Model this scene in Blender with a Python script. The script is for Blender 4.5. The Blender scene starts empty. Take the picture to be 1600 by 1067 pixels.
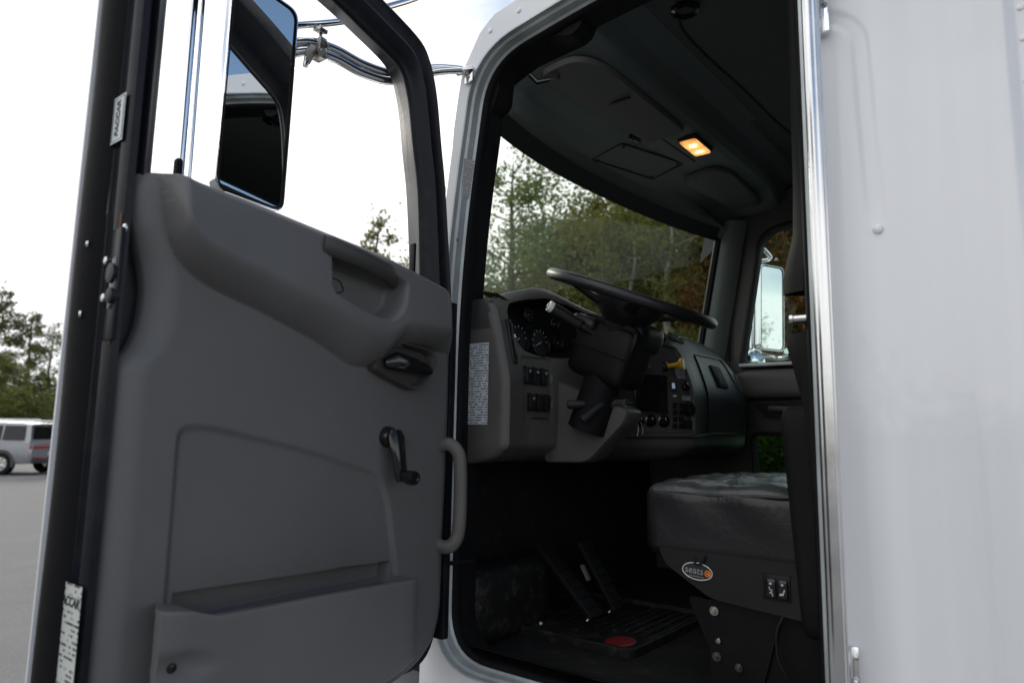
import bpy, bmesh, math, random
import numpy as np
from mathutils import Vector, Matrix
R = math.radians
random.seed(7); rng = np.random.default_rng(7)
SC = bpy.context.scene
COL = SC.collection

# ---------------------------------------------------------------- camera
CAM = Vector((0, -1.42, 1.65))
cam_d = bpy.data.cameras.new('camera'); cam = bpy.data.objects.new('camera', cam_d); COL.objects.link(cam)
cam_d.lens = 24; cam_d.sensor_width = 36; cam_d.clip_start = .02; cam_d.clip_end = 3000
yaw, pitch, roll = R(38), R(7.6), R(1.0)
fw = Vector((-math.sin(yaw)*math.cos(pitch), math.cos(yaw)*math.cos(pitch), math.sin(pitch)))
rt = Vector((math.cos(yaw), math.sin(yaw), 0)); up = rt.cross(fw)
up2 = up*math.cos(roll) - rt*math.sin(roll); rt2 = rt*math.cos(roll) + up*math.sin(roll)
cam.matrix_world = Matrix((( rt2.x, up2.x, -fw.x, CAM.x), (rt2.y, up2.y, -fw.y, CAM.y), (rt2.z, up2.z, -fw.z, CAM.z), (0, 0, 0, 1)))
cam_d.dof.use_dof = True; cam_d.dof.focus_distance = 2.1; cam_d.dof.aperture_fstop = 3.0
SC.camera = cam

# ---------------------------------------------------------------- sky
SUN_EL, SUN_AZ = R(26), R(72)      # azimuth measured from +y towards -x: sun low, ahead of the truck, veiled by cloud
sun_dir = Vector((-math.sin(SUN_AZ)*math.cos(SUN_EL), math.cos(SUN_AZ)*math.cos(SUN_EL), math.sin(SUN_EL)))
W = bpy.data.worlds.new('World'); SC.world = W; W.use_nodes = True
nt = W.node_tree; nt.nodes.clear()
def nd(t, **k):
    n = nt.nodes.new(t)
    for a, b in k.items(): setattr(n, a, b)
    return n
out = nd('ShaderNodeOutputWorld')
sky = nd('ShaderNodeTexSky', sky_type='NISHITA', sun_disc=False, sun_elevation=SUN_EL, sun_rotation=math.atan2(sun_dir.x, sun_dir.y))
sky.air_density = 1.0; sky.dust_density = .6; sky.ozone_density = 1.5
bgs = nd('ShaderNodeBackground'); bgs.inputs[1].default_value = .13
nt.links.new(sky.outputs[0], bgs.inputs[0])
tc = nd('ShaderNodeTexCoord'); mp = nd('ShaderNodeMapping'); mp.inputs['Scale'].default_value = (1.0, 1.0, 1.9); mp.inputs['Location'].default_value = (.55, .3, .1)
nt.links.new(tc.outputs['Generated'], mp.inputs[0])
nz = nd('ShaderNodeTexNoise'); nz.inputs['Scale'].default_value = 1.25; nz.inputs['Detail'].default_value = 7; nz.inputs['Roughness'].default_value = .55
nt.links.new(mp.outputs[0], nz.inputs[0])
cr = nd('ShaderNodeValToRGB'); cr.color_ramp.elements[0].position = .38; cr.color_ramp.elements[1].position = .50
dp = nd('ShaderNodeVectorMath', operation='DOT_PRODUCT'); dp.inputs[1].default_value = (-.85, -.45, -.25); nt.links.new(tc.outputs['Generated'], dp.inputs[0])
ma = nd('ShaderNodeMath', operation='MULTIPLY_ADD'); ma.inputs[1].default_value = .16; nt.links.new(dp.outputs['Value'], ma.inputs[0]); nt.links.new(nz.outputs['Fac'], ma.inputs[2])
sz = nd('ShaderNodeSeparateXYZ'); nt.links.new(tc.outputs['Generated'], sz.inputs[0])
hz = nd('ShaderNodeMapRange'); hz.inputs[1].default_value = .02; hz.inputs[2].default_value = .34; hz.inputs[3].default_value = .24; hz.inputs[4].default_value = 0; nt.links.new(sz.outputs[2], hz.inputs[0])
m2 = nd('ShaderNodeMath', operation='ADD'); nt.links.new(ma.outputs[0], m2.inputs[0]); nt.links.new(hz.outputs[0], m2.inputs[1])
nt.links.new(m2.outputs[0], cr.inputs[0])      # a cloud bank ahead and left that breaks up behind the truck
nz2 = nd('ShaderNodeTexNoise'); nz2.inputs['Scale'].default_value = 3.0; nz2.inputs['Detail'].default_value = 6
nt.links.new(mp.outputs[0], nz2.inputs[0])
cc = nd('ShaderNodeValToRGB'); cc.color_ramp.elements[0].position = .3; cc.color_ramp.elements[1].position = .62
cc.color_ramp.elements[0].color = (.90, .93, .97, 1); cc.color_ramp.elements[1].color = (1, .985, .96, 1)
nt.links.new(nz2.outputs['Fac'], cc.inputs[0])
bgc = nd('ShaderNodeBackground'); bgc.inputs[1].default_value = 1.25
nt.links.new(cc.outputs[0], bgc.inputs[0])
mx = nd('ShaderNodeMixShader')
nt.links.new(cr.outputs[0], mx.inputs[0]); nt.links.new(bgs.outputs[0], mx.inputs[1]); nt.links.new(bgc.outputs[0], mx.inputs[2])
nt.links.new(mx.outputs[0], out.inputs[0])
# ---------------------------------------------------------------- sun
sd = bpy.data.lights.new('sun', 'SUN'); sd.energy = .8; sd.angle = R(16); sd.color = (1, .93, .84)
so = bpy.data.objects.new('sun', sd); COL.objects.link(so); so.rotation_euler = sun_dir.to_track_quat('Z', 'Y').to_euler(); so.location = (-10, -10, 20)
SC.view_settings.view_transform = 'Standard'; SC.view_settings.look = 'None'; SC.view_settings.gamma = 1; SC.view_settings.use_curve_mapping = False
SC.view_settings.exposure = .24

# ---------------------------------------------------------------- materials
MATS = {}
def mat(name, col, rough=.5, metal=0.0, bump=0.0, bscale=200.0, var=.12, vscale=6.0, coat=0.0, rvar=.1, spec=.5, dust=0.0, dustcol=(.3, .28, .25), stretch=(1, 1, 1), island=0.0):
    if name in MATS: return MATS[name]
    m = bpy.data.materials.new(name); m.use_nodes = True; t = m.node_tree; b = t.nodes['Principled BSDF']; L = t.links.new
    b.inputs['Metallic'].default_value = metal; b.inputs['Specular IOR Level'].default_value = spec
    b.inputs['Coat Weight'].default_value = coat; b.inputs['Coat Roughness'].default_value = .04
    tc = t.nodes.new('ShaderNodeTexCoord'); mp = t.nodes.new('ShaderNodeMapping'); mp.inputs['Scale'].default_value = stretch; L(tc.outputs['Object'], mp.inputs[0])
    n1 = t.nodes.new('ShaderNodeTexNoise'); n1.inputs['Scale'].default_value = vscale; n1.inputs['Detail'].default_value = 5; L(mp.outputs[0], n1.inputs[0])
    rp = t.nodes.new('ShaderNodeMapRange'); rp.inputs[1].default_value = .3; rp.inputs[2].default_value = .7; rp.inputs[3].default_value = 1-var; rp.inputs[4].default_value = 1+var
    L(n1.outputs['Fac'], rp.inputs[0])
    mul = t.nodes.new('ShaderNodeMix'); mul.data_type = 'RGBA'; mul.blend_type = 'MULTIPLY'; mul.inputs[0].default_value = 1; mul.inputs[6].default_value = (*col, 1)
    L(rp.outputs[0], mul.inputs[7]); last = mul.outputs[2]
    if island:
        g = t.nodes.new('ShaderNodeNewGeometry'); r2 = t.nodes.new('ShaderNodeMapRange'); r2.inputs[3].default_value = 1-island; r2.inputs[4].default_value = 1+island; L(g.outputs['Random Per Island'], r2.inputs[0])
        m2 = t.nodes.new('ShaderNodeMix'); m2.data_type = 'RGBA'; m2.blend_type = 'MULTIPLY'; m2.inputs[0].default_value = 1; L(last, m2.inputs[6]); L(r2.outputs[0], m2.inputs[7]); last = m2.outputs[2]
    if dust:
        n3 = t.nodes.new('ShaderNodeTexNoise'); n3.inputs['Scale'].default_value = 22; n3.inputs['Detail'].default_value = 8; n3.inputs['Roughness'].default_value = .7; L(tc.outputs['Object'], n3.inputs[0])
        r3 = t.nodes.new('ShaderNodeMapRange'); r3.inputs[1].default_value = .52; r3.inputs[2].default_value = .8; r3.inputs[4].default_value = dust; L(n3.outputs['Fac'], r3.inputs[0])
        m3 = t.nodes.new('ShaderNodeMix'); m3.data_type = 'RGBA'; L(r3.outputs[0], m3.inputs[0]); L(last, m3.inputs[6]); m3.inputs[7].default_value = (*dustcol, 1); last = m3.outputs[2]
    L(last, b.inputs['Base Color'])
    r4 = t.nodes.new('ShaderNodeMapRange'); r4.inputs[1].default_value = .3; r4.inputs[2].default_value = .7; r4.inputs[3].default_value = max(.02, rough*(1-rvar)); r4.inputs[4].default_value = min(1, rough*(1+rvar)); L(n1.outputs['Fac'], r4.inputs[0]); L(r4.outputs[0], b.inputs['Roughness'])
    if bump:
        n2 = t.nodes.new('ShaderNodeTexNoise'); n2.inputs['Scale'].default_value = bscale; n2.inputs['Detail'].default_value = 3; L(mp.outputs[0], n2.inputs[0])
        bp = t.nodes.new('ShaderNodeBump'); bp.inputs['Strength'].default_value = bump; bp.inputs['Distance'].default_value = .004; L(n2.outputs['Fac'], bp.inputs['Height']); L(bp.outputs[0], b.inputs['Normal'])
    MATS[name] = m; return m
def glass(name, tint, ior=1.5, dirt=0.0):
    if name in MATS: return MATS[name]
    m = bpy.data.materials.new(name); m.use_nodes = True; t = m.node_tree; t.nodes.clear(); L = t.links.new
    o = t.nodes.new('ShaderNodeOutputMaterial'); tr = t.nodes.new('ShaderNodeBsdfTransparent'); tr.inputs[0].default_value = (*tint, 1)
    gl = t.nodes.new('ShaderNodeBsdfGlossy'); gl.inputs['Roughness'].default_value = .01
    lw = t.nodes.new('ShaderNodeLayerWeight'); lw.inputs[0].default_value = .5
    p5 = t.nodes.new('ShaderNodeMath'); p5.operation = 'POWER'; p5.inputs[1].default_value = 5; L(lw.outputs['Facing'], p5.inputs[0])
    fr = t.nodes.new('ShaderNodeMath'); fr.operation = 'MULTIPLY_ADD'; fr.inputs[1].default_value = .7; fr.inputs[2].default_value = .018; L(p5.outputs[0], fr.inputs[0])
    mxs = t.nodes.new('ShaderNodeMixShader'); L(fr.outputs[0], mxs.inputs[0]); L(tr.outputs[0], mxs.inputs[1]); L(gl.outputs[0], mxs.inputs[2])
    last = mxs.outputs[0]
    if dirt:
        tc = t.nodes.new('ShaderNodeTexCoord'); n = t.nodes.new('ShaderNodeTexNoise'); n.inputs['Scale'].default_value = 5; n.inputs['Detail'].default_value = 8; n.inputs['Roughness'].default_value = .65; L(tc.outputs['Object'], n.inputs[0])
        rp = t.nodes.new('ShaderNodeMapRange'); rp.inputs[1].default_value = .5; rp.inputs[2].default_value = .85; rp.inputs[4].default_value = dirt; L(n.outputs['Fac'], rp.inputs[0])
        df = t.nodes.new('ShaderNodeBsdfDiffuse'); df.inputs[0].default_value = (.5, .5, .47, 1)
        m2 = t.nodes.new('ShaderNodeMixShader'); L(rp.outputs[0], m2.inputs[0]); L(last, m2.inputs[1]); L(df.outputs[0], m2.inputs[2]); last = m2.outputs[0]
    L(last, o.inputs[0]); MATS[name] = m; return m
def emit(name, col, strength):
    m = bpy.data.materials.new(name); m.use_nodes = True; b = m.node_tree.nodes['Principled BSDF']
    b.inputs['Base Color'].default_value = (*col, 1); b.inputs['Emission Color'].default_value = (*col, 1); b.inputs['Emission Strength'].default_value = strength; b.inputs['Roughness'].default_value = .25
    MATS[name] = m; return m
def printed(name, paper, ink, rows, axis_u, axis_v, wide=.012, rough=.35, fill=.5):
    """paper label with rows of small unreadable print; axis_u runs along the lines, axis_v across them (object axes 0..2)"""
    m = bpy.data.materials.new(name); m.use_nodes = True; t = m.node_tree; b = t.nodes['Principled BSDF']; L = t.links.new
    tc = t.nodes.new('ShaderNodeTexCoord'); sp = t.nodes.new('ShaderNodeSeparateXYZ'); L(tc.outputs['Object'], sp.inputs[0])
    def mth(op, a, bb=None, cl=False):
        n = t.nodes.new('ShaderNodeMath'); n.operation = op; n.use_clamp = cl
        for i, s in enumerate((a, bb)):
            if s is None: continue
            if isinstance(s, (int, float)): n.inputs[i].default_value = s
            else: L(s, n.inputs[i])
        return n.outputs[0]
    u, v = sp.outputs[axis_u], sp.outputs[axis_v]
    vr = mth('DIVIDE', v, rows); row = mth('FLOOR', vr); fr = mth('FRACT', vr)
    ink1 = mth('MULTIPLY', mth('GREATER_THAN', fr, .3), mth('LESS_THAN', fr, .78))
    cv = t.nodes.new('ShaderNodeCombineXYZ'); L(mth('DIVIDE', u, wide), cv.inputs[0]); L(mth('MULTIPLY', row, 7.31), cv.inputs[1])
    n = t.nodes.new('ShaderNodeTexNoise'); n.inputs['Scale'].default_value = 1; n.inputs['Detail'].default_value = 1; L(cv.outputs[0], n.inputs[0])
    cv2 = t.nodes.new('ShaderNodeCombineXYZ'); L(mth('DIVIDE', u, wide*.16), cv2.inputs[0]); L(mth('MULTIPLY', row, 3.7), cv2.inputs[1])
    n2 = t.nodes.new('ShaderNodeTexNoise'); n2.inputs['Scale'].default_value = 1; L(cv2.outputs[0], n2.inputs[0])
    k = mth('MULTIPLY', mth('MULTIPLY', ink1, mth('GREATER_THAN', n.outputs['Fac'], fill)), mth('GREATER_THAN', n2.outputs['Fac'], .42))
    mx = t.nodes.new('ShaderNodeMix'); mx.data_type = 'RGBA'; L(k, mx.inputs[0]); mx.inputs[6].default_value = (*paper, 1); mx.inputs[7].default_value = (*ink, 1)
    L(mx.outputs[2], b.inputs['Base Color']); b.inputs['Roughness'].default_value = rough
    MATS[name] = m; return m
def leafmat(name, col, col2, trans=.5):
    m = bpy.data.materials.new(name); m.use_nodes = True; t = m.node_tree; t.nodes.clear(); L = t.links.new
    o = t.nodes.new('ShaderNodeOutputMaterial'); g = t.nodes.new('ShaderNodeNewGeometry'); tc = t.nodes.new('ShaderNodeTexCoord')
    n = t.nodes.new('ShaderNodeTexNoise'); n.inputs['Scale'].default_value = .9; n.inputs['Detail'].default_value = 3; L(tc.outputs['Object'], n.inputs[0])
    ad = t.nodes.new('ShaderNodeMath'); ad.operation = 'MULTIPLY_ADD'; L(g.outputs['Random Per Island'], ad.inputs[0]); ad.inputs[1].default_value = .55; L(n.outputs['Fac'], ad.inputs[2])
    rp = t.nodes.new('ShaderNodeMapRange'); rp.inputs[1].default_value = .45; rp.inputs[2].default_value = 1.1; L(ad.outputs[0], rp.inputs[0])
    mx = t.nodes.new('ShaderNodeMix'); mx.data_type = 'RGBA'; L(rp.outputs[0], mx.inputs[0]); mx.inputs[6].default_value = (*col, 1); mx.inputs[7].default_value = (*col2, 1)
    d = t.nodes.new('ShaderNodeBsdfPrincipled'); d.inputs['Roughness'].default_value = .5; d.inputs['Specular IOR Level'].default_value = .3; tr = t.nodes.new('ShaderNodeBsdfTranslucent'); L(mx.outputs[2], d.inputs[0]); L(mx.outputs[2], tr.inputs[0])
    ms = t.nodes.new('ShaderNodeMixShader'); ms.inputs[0].default_value = trans; L(d.outputs[0], ms.inputs[1]); L(tr.outputs[0], ms.inputs[2]); L(ms.outputs[0], o.inputs[0])
    MATS[name] = m; return m

white = mat('white paint', (.80, .81, .83), .22, coat=1.0, var=.02, vscale=2, rvar=.2)
white_side = mat('white cab side paint', (.80, .81, .835), .35, coat=.8, var=.055, vscale=3, rvar=.35, bump=1.0, bscale=4, stretch=(4.0, 1, .16))  # upright tone streaks in the colour imitate soft reflections on the panel
jamb_grey = mat('weathered grey jamb', (.47, .51, .52), .4, metal=.25, var=.28, vscale=9, bump=.1, bscale=60, dust=.35, dustcol=(.5, .5, .48), stretch=(1, 1, .6))
black_paint = mat('black door paint', (.010, .011, .016), .32, spec=.18, var=.2, bump=.03, bscale=40, dust=.06)
rubber = mat('black rubber', (.008, .008, .009), .62, spec=.15, var=.25, bump=.12, bscale=120, dust=.04, dustcol=(.1, .1, .095))
trim_grey = mat('grey door plastic', (.116, .115, .116), .48, var=.08, vscale=4, bump=.16, bscale=900, dust=.10, dustcol=(.2, .19, .18))
trim_dark = mat('dark grey plastic', (.052, .050, .049), .5, var=.1, bump=.10, bscale=700)
dash_grey = mat('dash plastic', (.088, .084, .080), .5, var=.08, bump=.10, bscale=700, dust=.05)
dash_top = mat('dash charcoal top', (.033, .034, .036), .45, var=.1, bump=.12, bscale=500)
black_plastic = mat('black plastic', (.012, .012, .0125), .45, spec=.3, var=.15, bump=.06, bscale=500, dust=.06, dustcol=(.12, .12, .12))
gloss_black = mat('gloss black', (.012, .012, .013), .12, var=.1)
liner = mat('headliner vinyl', (.13, .155, .152), .7, var=.06, bump=.12, bscale=500)
liner_dark = mat('roof liner fabric', (.085, .09, .093), .85, var=.08, bump=.2, bscale=700)
visor_mat = mat('visor vinyl', (.10, .10, .098), .65, var=.06, bump=.12, bscale=500)
leather = mat('black leather', (.014, .014, .016), .36, var=.15, bump=.35, bscale=60, dust=.03, dustcol=(.12, .12, .13))
leather_top = mat('worn leather top', (.04, .044, .048), .27, var=.3, vscale=12, bump=.55, bscale=48, dust=.10, dustcol=(.17, .18, .18))  # paler, bluish copy of the seat leather: the top's sheen put into its colour
chrome = mat('chrome', (.82, .83, .85), .07, metal=1, var=.03, rvar=.5)
chrome_worn = mat('brushed chrome', (.72, .72, .72), .2, metal=1, var=.1, rvar=.4)
steel = mat('zinc steel', (.42, .41, .38), .36, metal=1, var=.2, vscale=30, dust=.3, dustcol=(.25, .2, .15))
mirror_m = mat('mirror glass', (.86, .89, .9), .004, metal=1, var=0, rvar=0)
wheel_mat = mat('steering wheel vinyl', (.014, .0145, .016), .36, var=.15, bump=.1, bscale=500)
rubber_mat = mat('floor rubber', (.012, .012, .012), .55, spec=.3, var=.3, bump=.4, bscale=90, dust=.9, dustcol=(.11, .10, .088))
carpet = mat('cab floor', (.016, .016, .016), .8, spec=.2, var=.3, bump=.4, bscale=200, dust=.5, dustcol=(.08, .075, .065))
red_lens = mat('red lens', (.5, .01, .012), .2, var=.05)
red_dull = mat('dull red badge', (.22, .02, .025), .5, var=.2, dust=.3, dustcol=(.1, .05, .05))
amber = mat('amber lens', (.9, .25, .02), .2, var=.05)
yellow = mat('yellow knob', (.75, .42, .03), .4, var=.1)
paper = mat('white print', (.75, .78, .8), .4, var=.04)
ink = mat('black ink', (.02, .02, .022), .4, var=.05)
grey_ink = mat('white icon', (.6, .6, .6), .4, var=.05)
orange_ink = mat('orange badge', (.85, .2, .02), .4, var=.05)
ws_glass = glass('windshield glass', (.84, .89, .83), dirt=.03)
side_glass = glass('side window glass', (.80, .87, .84))
low_glass = glass('tinted low window', (.34, .48, .39))

# ---------------------------------------------------------------- mesh helpers
def link(o, parent=None, kind=None):
    COL.objects.link(o)
    if parent is not None:
        o.parent = parent
        if parent.get('_root'): o.matrix_parent_inverse = Matrix.Translation(-parent.location)
    if kind: o['kind'] = kind
    return o
def tag(o, label, cat, group=None):
    o['label'] = label; o['category'] = cat
    if group: o['group'] = group
    return o
def root(name, loc, label, cat, group=None):
    o = bpy.data.objects.new(name, None); o.location = loc; o.empty_display_size = .2; COL.objects.link(o); o['_root'] = 1
    return tag(o, label, cat, group)
class B:
    def __init__(s): s.v = []; s.f = []
    def add(s, vs, fs):
        k = len(s.v); s.v += [tuple(map(float, p)) for p in vs]; s.f += [tuple(i+k for i in f) for f in fs]; return s
    def box(s, c, h, rot=None, bev=.0):
        hx, hy, hz = h
        if bev <= 0:
            vs = [Vector((x*hx, y*hy, z*hz)) for x in (-1, 1) for y in (-1, 1) for z in (-1, 1)]
            fs = [(0, 1, 3, 2), (4, 6, 7, 5), (0, 4, 5, 1), (2, 3, 7, 6), (0, 2, 6, 4), (1, 5, 7, 3)]
        else:
            bm = bmesh.new(); bmesh.ops.create_cube(bm, size=2)
            for v in bm.verts: v.co = Vector((v.co.x*hx, v.co.y*hy, v.co.z*hz))
            bmesh.ops.bevel(bm, geom=list(bm.edges)+list(bm.verts), offset=min(bev, .95*min(h)), segments=2, affect='EDGES', profile=.5)
            bm.verts.index_update(); vs = [v.co.copy() for v in bm.verts]; fs = [tuple(v.index for v in f.verts) for f in bm.faces]; bm.free()
        if rot is not None: vs = [rot @ v for v in vs]
        c = Vector(c); return s.add([v+c for v in vs], fs)
    def tube(s, pts, r, n=12, caps=True, closed=False, flat=1.0, upv=None):
        pts = [Vector(p) for p in pts]; m = len(pts); rs = r if isinstance(r, (list, tuple)) else [r]*m
        T = []
        for i in range(m):
            a = pts[(i-1) % m] if (closed or i > 0) else pts[i]; b = pts[(i+1) % m] if (closed or i < m-1) else pts[i]
            T.append((b-a).normalized())
        u = Vector(upv) if upv else (Vector((0, 0, 1)) if abs(T[0].z) < .9 else Vector((1, 0, 0)))
        vs = []
        for i in range(m):
            u = (u - T[i]*u.dot(T[i])).normalized(); w = T[i].cross(u)
            for k in range(n):
                a = 2*math.pi*k/n; vs.append(pts[i] + u*math.cos(a)*rs[i] + w*math.sin(a)*rs[i]*flat)
        fs = []
        for i in range(m if closed else m-1):
            j = (i+1) % m
            for k in range(n): fs.append((i*n+k, i*n+(k+1) % n, j*n+(k+1) % n, j*n+k))
        if caps and not closed: fs.append(tuple(range(n-1, -1, -1))); fs.append(tuple((m-1)*n+k for k in range(n)))
        return s.add(vs, fs)
    def lathe(s, prof, o, ax, n=24, caps=True):
        ax = Vector(ax).normalized(); u = ax.orthogonal().normalized(); w = ax.cross(u); o = Vector(o)
        vs = [o + ax*h + (u*math.cos(2*math.pi*k/n) + w*math.sin(2*math.pi*k/n))*r for r, h in prof for k in range(n)]
        fs = [(i*n+k, i*n+(k+1) % n, (i+1)*n+(k+1) % n, (i+1)*n+k) for i in range(len(prof)-1) for k in range(n)]
        if caps: fs.append(tuple(range(n-1, -1, -1))); fs.append(tuple((len(prof)-1)*n+k for k in range(n)))
        return s.add(vs, fs)
    def prism(s, poly, fn, d0, d1):
        n = len(poly); vs = [fn(a, b, d0) for a, b in poly] + [fn(a, b, d1) for a, b in poly]
        return s.add(vs, [tuple(range(n-1, -1, -1)), tuple(range(n, 2*n))] + [(i, (i+1) % n, n+(i+1) % n, n+i) for i in range(n)])
    def grid(s, fn, us, vs_, closed_u=False):
        nu, nv = len(us), len(vs_); vs = [fn(u, v) for u in us for v in vs_]; fs = []
        for i in range(nu if closed_u else nu-1):
            j = (i+1) % nu
            for k in range(nv-1): fs.append((i*nv+k, j*nv+k, j*nv+k+1, i*nv+k+1))
        return s.add(vs, fs)
    def soft(s, c, h, r, n=10, disp=None, rot=None):
        """rounded cushion-like box with optional displacement along the normal"""
        c = Vector(c); h = Vector(h); ids = {}; vs = []; fs = []
        def get(p):
            k = (round(p.x, 6), round(p.y, 6), round(p.z, 6))
            if k in ids: return ids[k]
            q = Vector(tuple(max(-(h[i]-r), min(h[i]-r, p[i]*h[i])) for i in range(3)))
            d = (Vector((p.x*h.x, p.y*h.y, p.z*h.z)) - q); d = d.normalized() if d.length > 1e-9 else Vector((0, 0, 1))
            w = q + d*r
            if disp: w = w + d*disp(w, d)
            ids[k] = len(vs); vs.append((rot @ w if rot is not None else w) + c); return ids[k]
        lin = [-1+2*i/n for i in range(n+1)]
        # cluster samples near the edges
        lin = [math.copysign(1-(1-abs(x))**1.35, x) if abs(x) < 1 else x for x in lin]
        for ax in range(3):
            for sg in (-1, 1):
                for i in range(n):
                    for k in range(n):
                        q = []
                        for a, b in ((i, k), (i+1, k), (i+1, k+1), (i, k+1)):
                            p = [0, 0, 0]; p[ax] = sg; p[(ax+1) % 3] = lin[a]; p[(ax+2) % 3] = lin[b]; q.append(get(Vector(p)))
                        fs.append(tuple(q if sg > 0 else q[::-1]))
        return s.add(vs, fs)
    def mesh(s, name, m, sharp=35, fix=True):
        me = bpy.data.meshes.new(name); me.from_pydata(s.v, [], s.f); me.update()
        if fix:
            bm = bmesh.new(); bm.from_mesh(me); bmesh.ops.remove_doubles(bm, verts=bm.verts, dist=1e-5); bmesh.ops.recalc_face_normals(bm, faces=bm.faces); bm.to_mesh(me); bm.free()
        for p in me.polygons: p.use_smooth = True
        me.set_sharp_from_angle(angle=R(sharp))
        me.materials.append(m); return me
    def obj(s, name, m, parent=None, sharp=35, kind=None, label=None, fix=True):
        o = bpy.data.objects.new(name, s.mesh(name, m, sharp, fix)); link(o, parent, kind)
        if label: o['label'] = label
        return o
def smooth(t): t = max(0, min(1, t)); return t*t*(3-2*t)
def interp(x, pts):
    if x <= pts[0][0]: return pts[0][1]
    for (a, b), (c, d) in zip(pts, pts[1:]):
        if x <= c: return b + (d-b)*(x-a)/(c-a)
    return pts[-1][1]
def hermite(x, xs, ys):
    n = len(xs)
    if x <= xs[0]: return ys[0]
    if x >= xs[-1]: return ys[-1]
    for i in range(n-1):
        if x <= xs[i+1]:
            h = xs[i+1]-xs[i]; t = (x-xs[i])/h
            d = [(ys[k+1]-ys[k])/(xs[k+1]-xs[k]) for k in range(n-1)]
            def sl(k):
                if k == 0: return d[0]
                if k == n-1: return d[-1]
                return 0 if d[k-1]*d[k] <= 0 else 2*d[k-1]*d[k]/(d[k-1]+d[k])
            m0, m1 = sl(i)*h, sl(i+1)*h
            return (2*t**3-3*t*t+1)*ys[i] + (t**3-2*t*t+t)*m0 + (-2*t**3+3*t*t)*ys[i+1] + (t**3-t*t)*m1
def spline(pts, n=6, closed=False):
    """Catmull-Rom through points"""
    P = [Vector(p) for p in pts]; m = len(P); res = []
    rngi = range(m) if closed else range(m-1)
    for i in rngi:
        p0 = P[(i-1) % m] if (closed or i > 0) else P[i]; p1 = P[i]; p2 = P[(i+1) % m]; p3 = P[(i+2) % m] if (closed or i+2 < m) else p2
        for k in range(n):
            t = k/n; res.append(.5*((2*p1) + (p2-p0)*t + (2*p0-5*p1+4*p2-p3)*t*t + (3*p1-p0-3*p2+p3)*t**3))
    if not closed: res.append(P[-1])
    return res
def rounded(poly, r, n=5):
    """round the corners of a 2D polygon; r one value or a list"""
    res = []; m = len(poly)
    for i in range(m):
        p0, p1, p2 = Vector(poly[i-1]), Vector(poly[i]), Vector(poly[(i+1) % m]); rr = r[i] if isinstance(r, (list, tuple)) else r
        a = (p0-p1); b = (p2-p1); rr = min(rr, a.length*.48, b.length*.48); a.normalize(); b.normalize()
        s, e = p1+a*rr, p1+b*rr
        for k in range(n+1):
            t = k/n; q = s*(1-t)**2 + p1*2*t*(1-t) + e*t*t; res.append((q.x, q.y))
    return res
def lin(a, b, n): return [a+(b-a)*i/n for i in range(n+1)]
def text(name, body, size, m, parent, M, shear=0, extrude=.0003, align='CENTER', sx=1.0, bold=0.0):
    c = bpy.data.curves.new('t', 'FONT'); c.body = body; c.size = size; c.shear = shear; c.extrude = extrude; c.align_x = align; c.align_y = 'CENTER'; c.offset = bold; c.resolution_u = 3
    o = bpy.data.objects.new('t', c); COL.objects.link(o); bpy.context.view_layer.update()
    me = bpy.data.meshes.new_from_object(o.evaluated_get(bpy.context.evaluated_depsgraph_get())); bpy.data.objects.remove(o); me.name = name
    for v in me.vertices: v.co = M @ Vector((v.co.x*sx, v.co.y, v.co.z))
    me.materials.clear(); me.materials.append(m)
    return link(bpy.data.objects.new(name, me), parent)
def frame(o, ux, uy):
    ux = Vector(ux).normalized(); uy = Vector(uy); uy = (uy-ux*uy.dot(ux)).normalized(); uz = ux.cross(uy); o = Vector(o)
    return Matrix(((ux.x, uy.x, uz.x, o.x), (ux.y, uy.y, uz.y, o.y), (ux.z, uy.z, uz.z, o.z), (0, 0, 0, 1)))
def screw(parent, p, ax, r, m=None, name='screw'):
    return B().lathe([(r, 0), (r, r*.35), (r*.8, r*.6), (r*.42, r*.66), (r*.38, r*.3), (0.0001, r*.3)], p, ax, 14).obj(name, m or steel, parent)
def bolt(parent, p, ax, r, name='bolt', m=None):
    b = B(); b.lathe([(r*1.5, 0), (r*1.5, r*.3), (r*1.45, r*.35)], p, ax, 18); b.lathe([(r, r*.3), (r, r*1.1), (r*.85, r*1.25)], p, ax, 6); b.lathe([(r*.5, r*1.2), (r*.5, r*1.7)], p, ax, 10)
    return b.obj(name, m or steel, parent, 25)

# ================================================================ GROUND
def ground_sheet(name, poly, z, m):
    b = B(); b.add([(x, y, z) for x, y in poly], [tuple(range(len(poly)))]); o = b.obj(name, m, None, kind='structure'); return o
asphalt = mat('worn asphalt', (.17, .168, .165), .85, var=.30, vscale=.7, bump=1.0, bscale=70, dust=.8, dustcol=(.33, .32, .30))
grass_m = mat('grass verge', (.055, .085, .025), .9, var=.4, vscale=3, bump=1, bscale=60, dust=.6, dustcol=(.13, .11, .05))
ground_sheet('ground', [(-1500, -1500), (1500, -1500), (1500, 1500), (-1500, 1500)], -.02, grass_m)
ground_sheet('parking_lot', [(-58, -60), (30, -60), (30, 9), (-10, 13), (-24, 17), (-58, 24)], 0.0, asphalt)

# ================================================================ TRUCK
TL = Vector((-.8, .9, 0))
truck = root('work_truck', TL, 'white truck cab with its driver door wide open, grey interior showing', 'truck')
YP = 1.80      # passenger side skin

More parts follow.
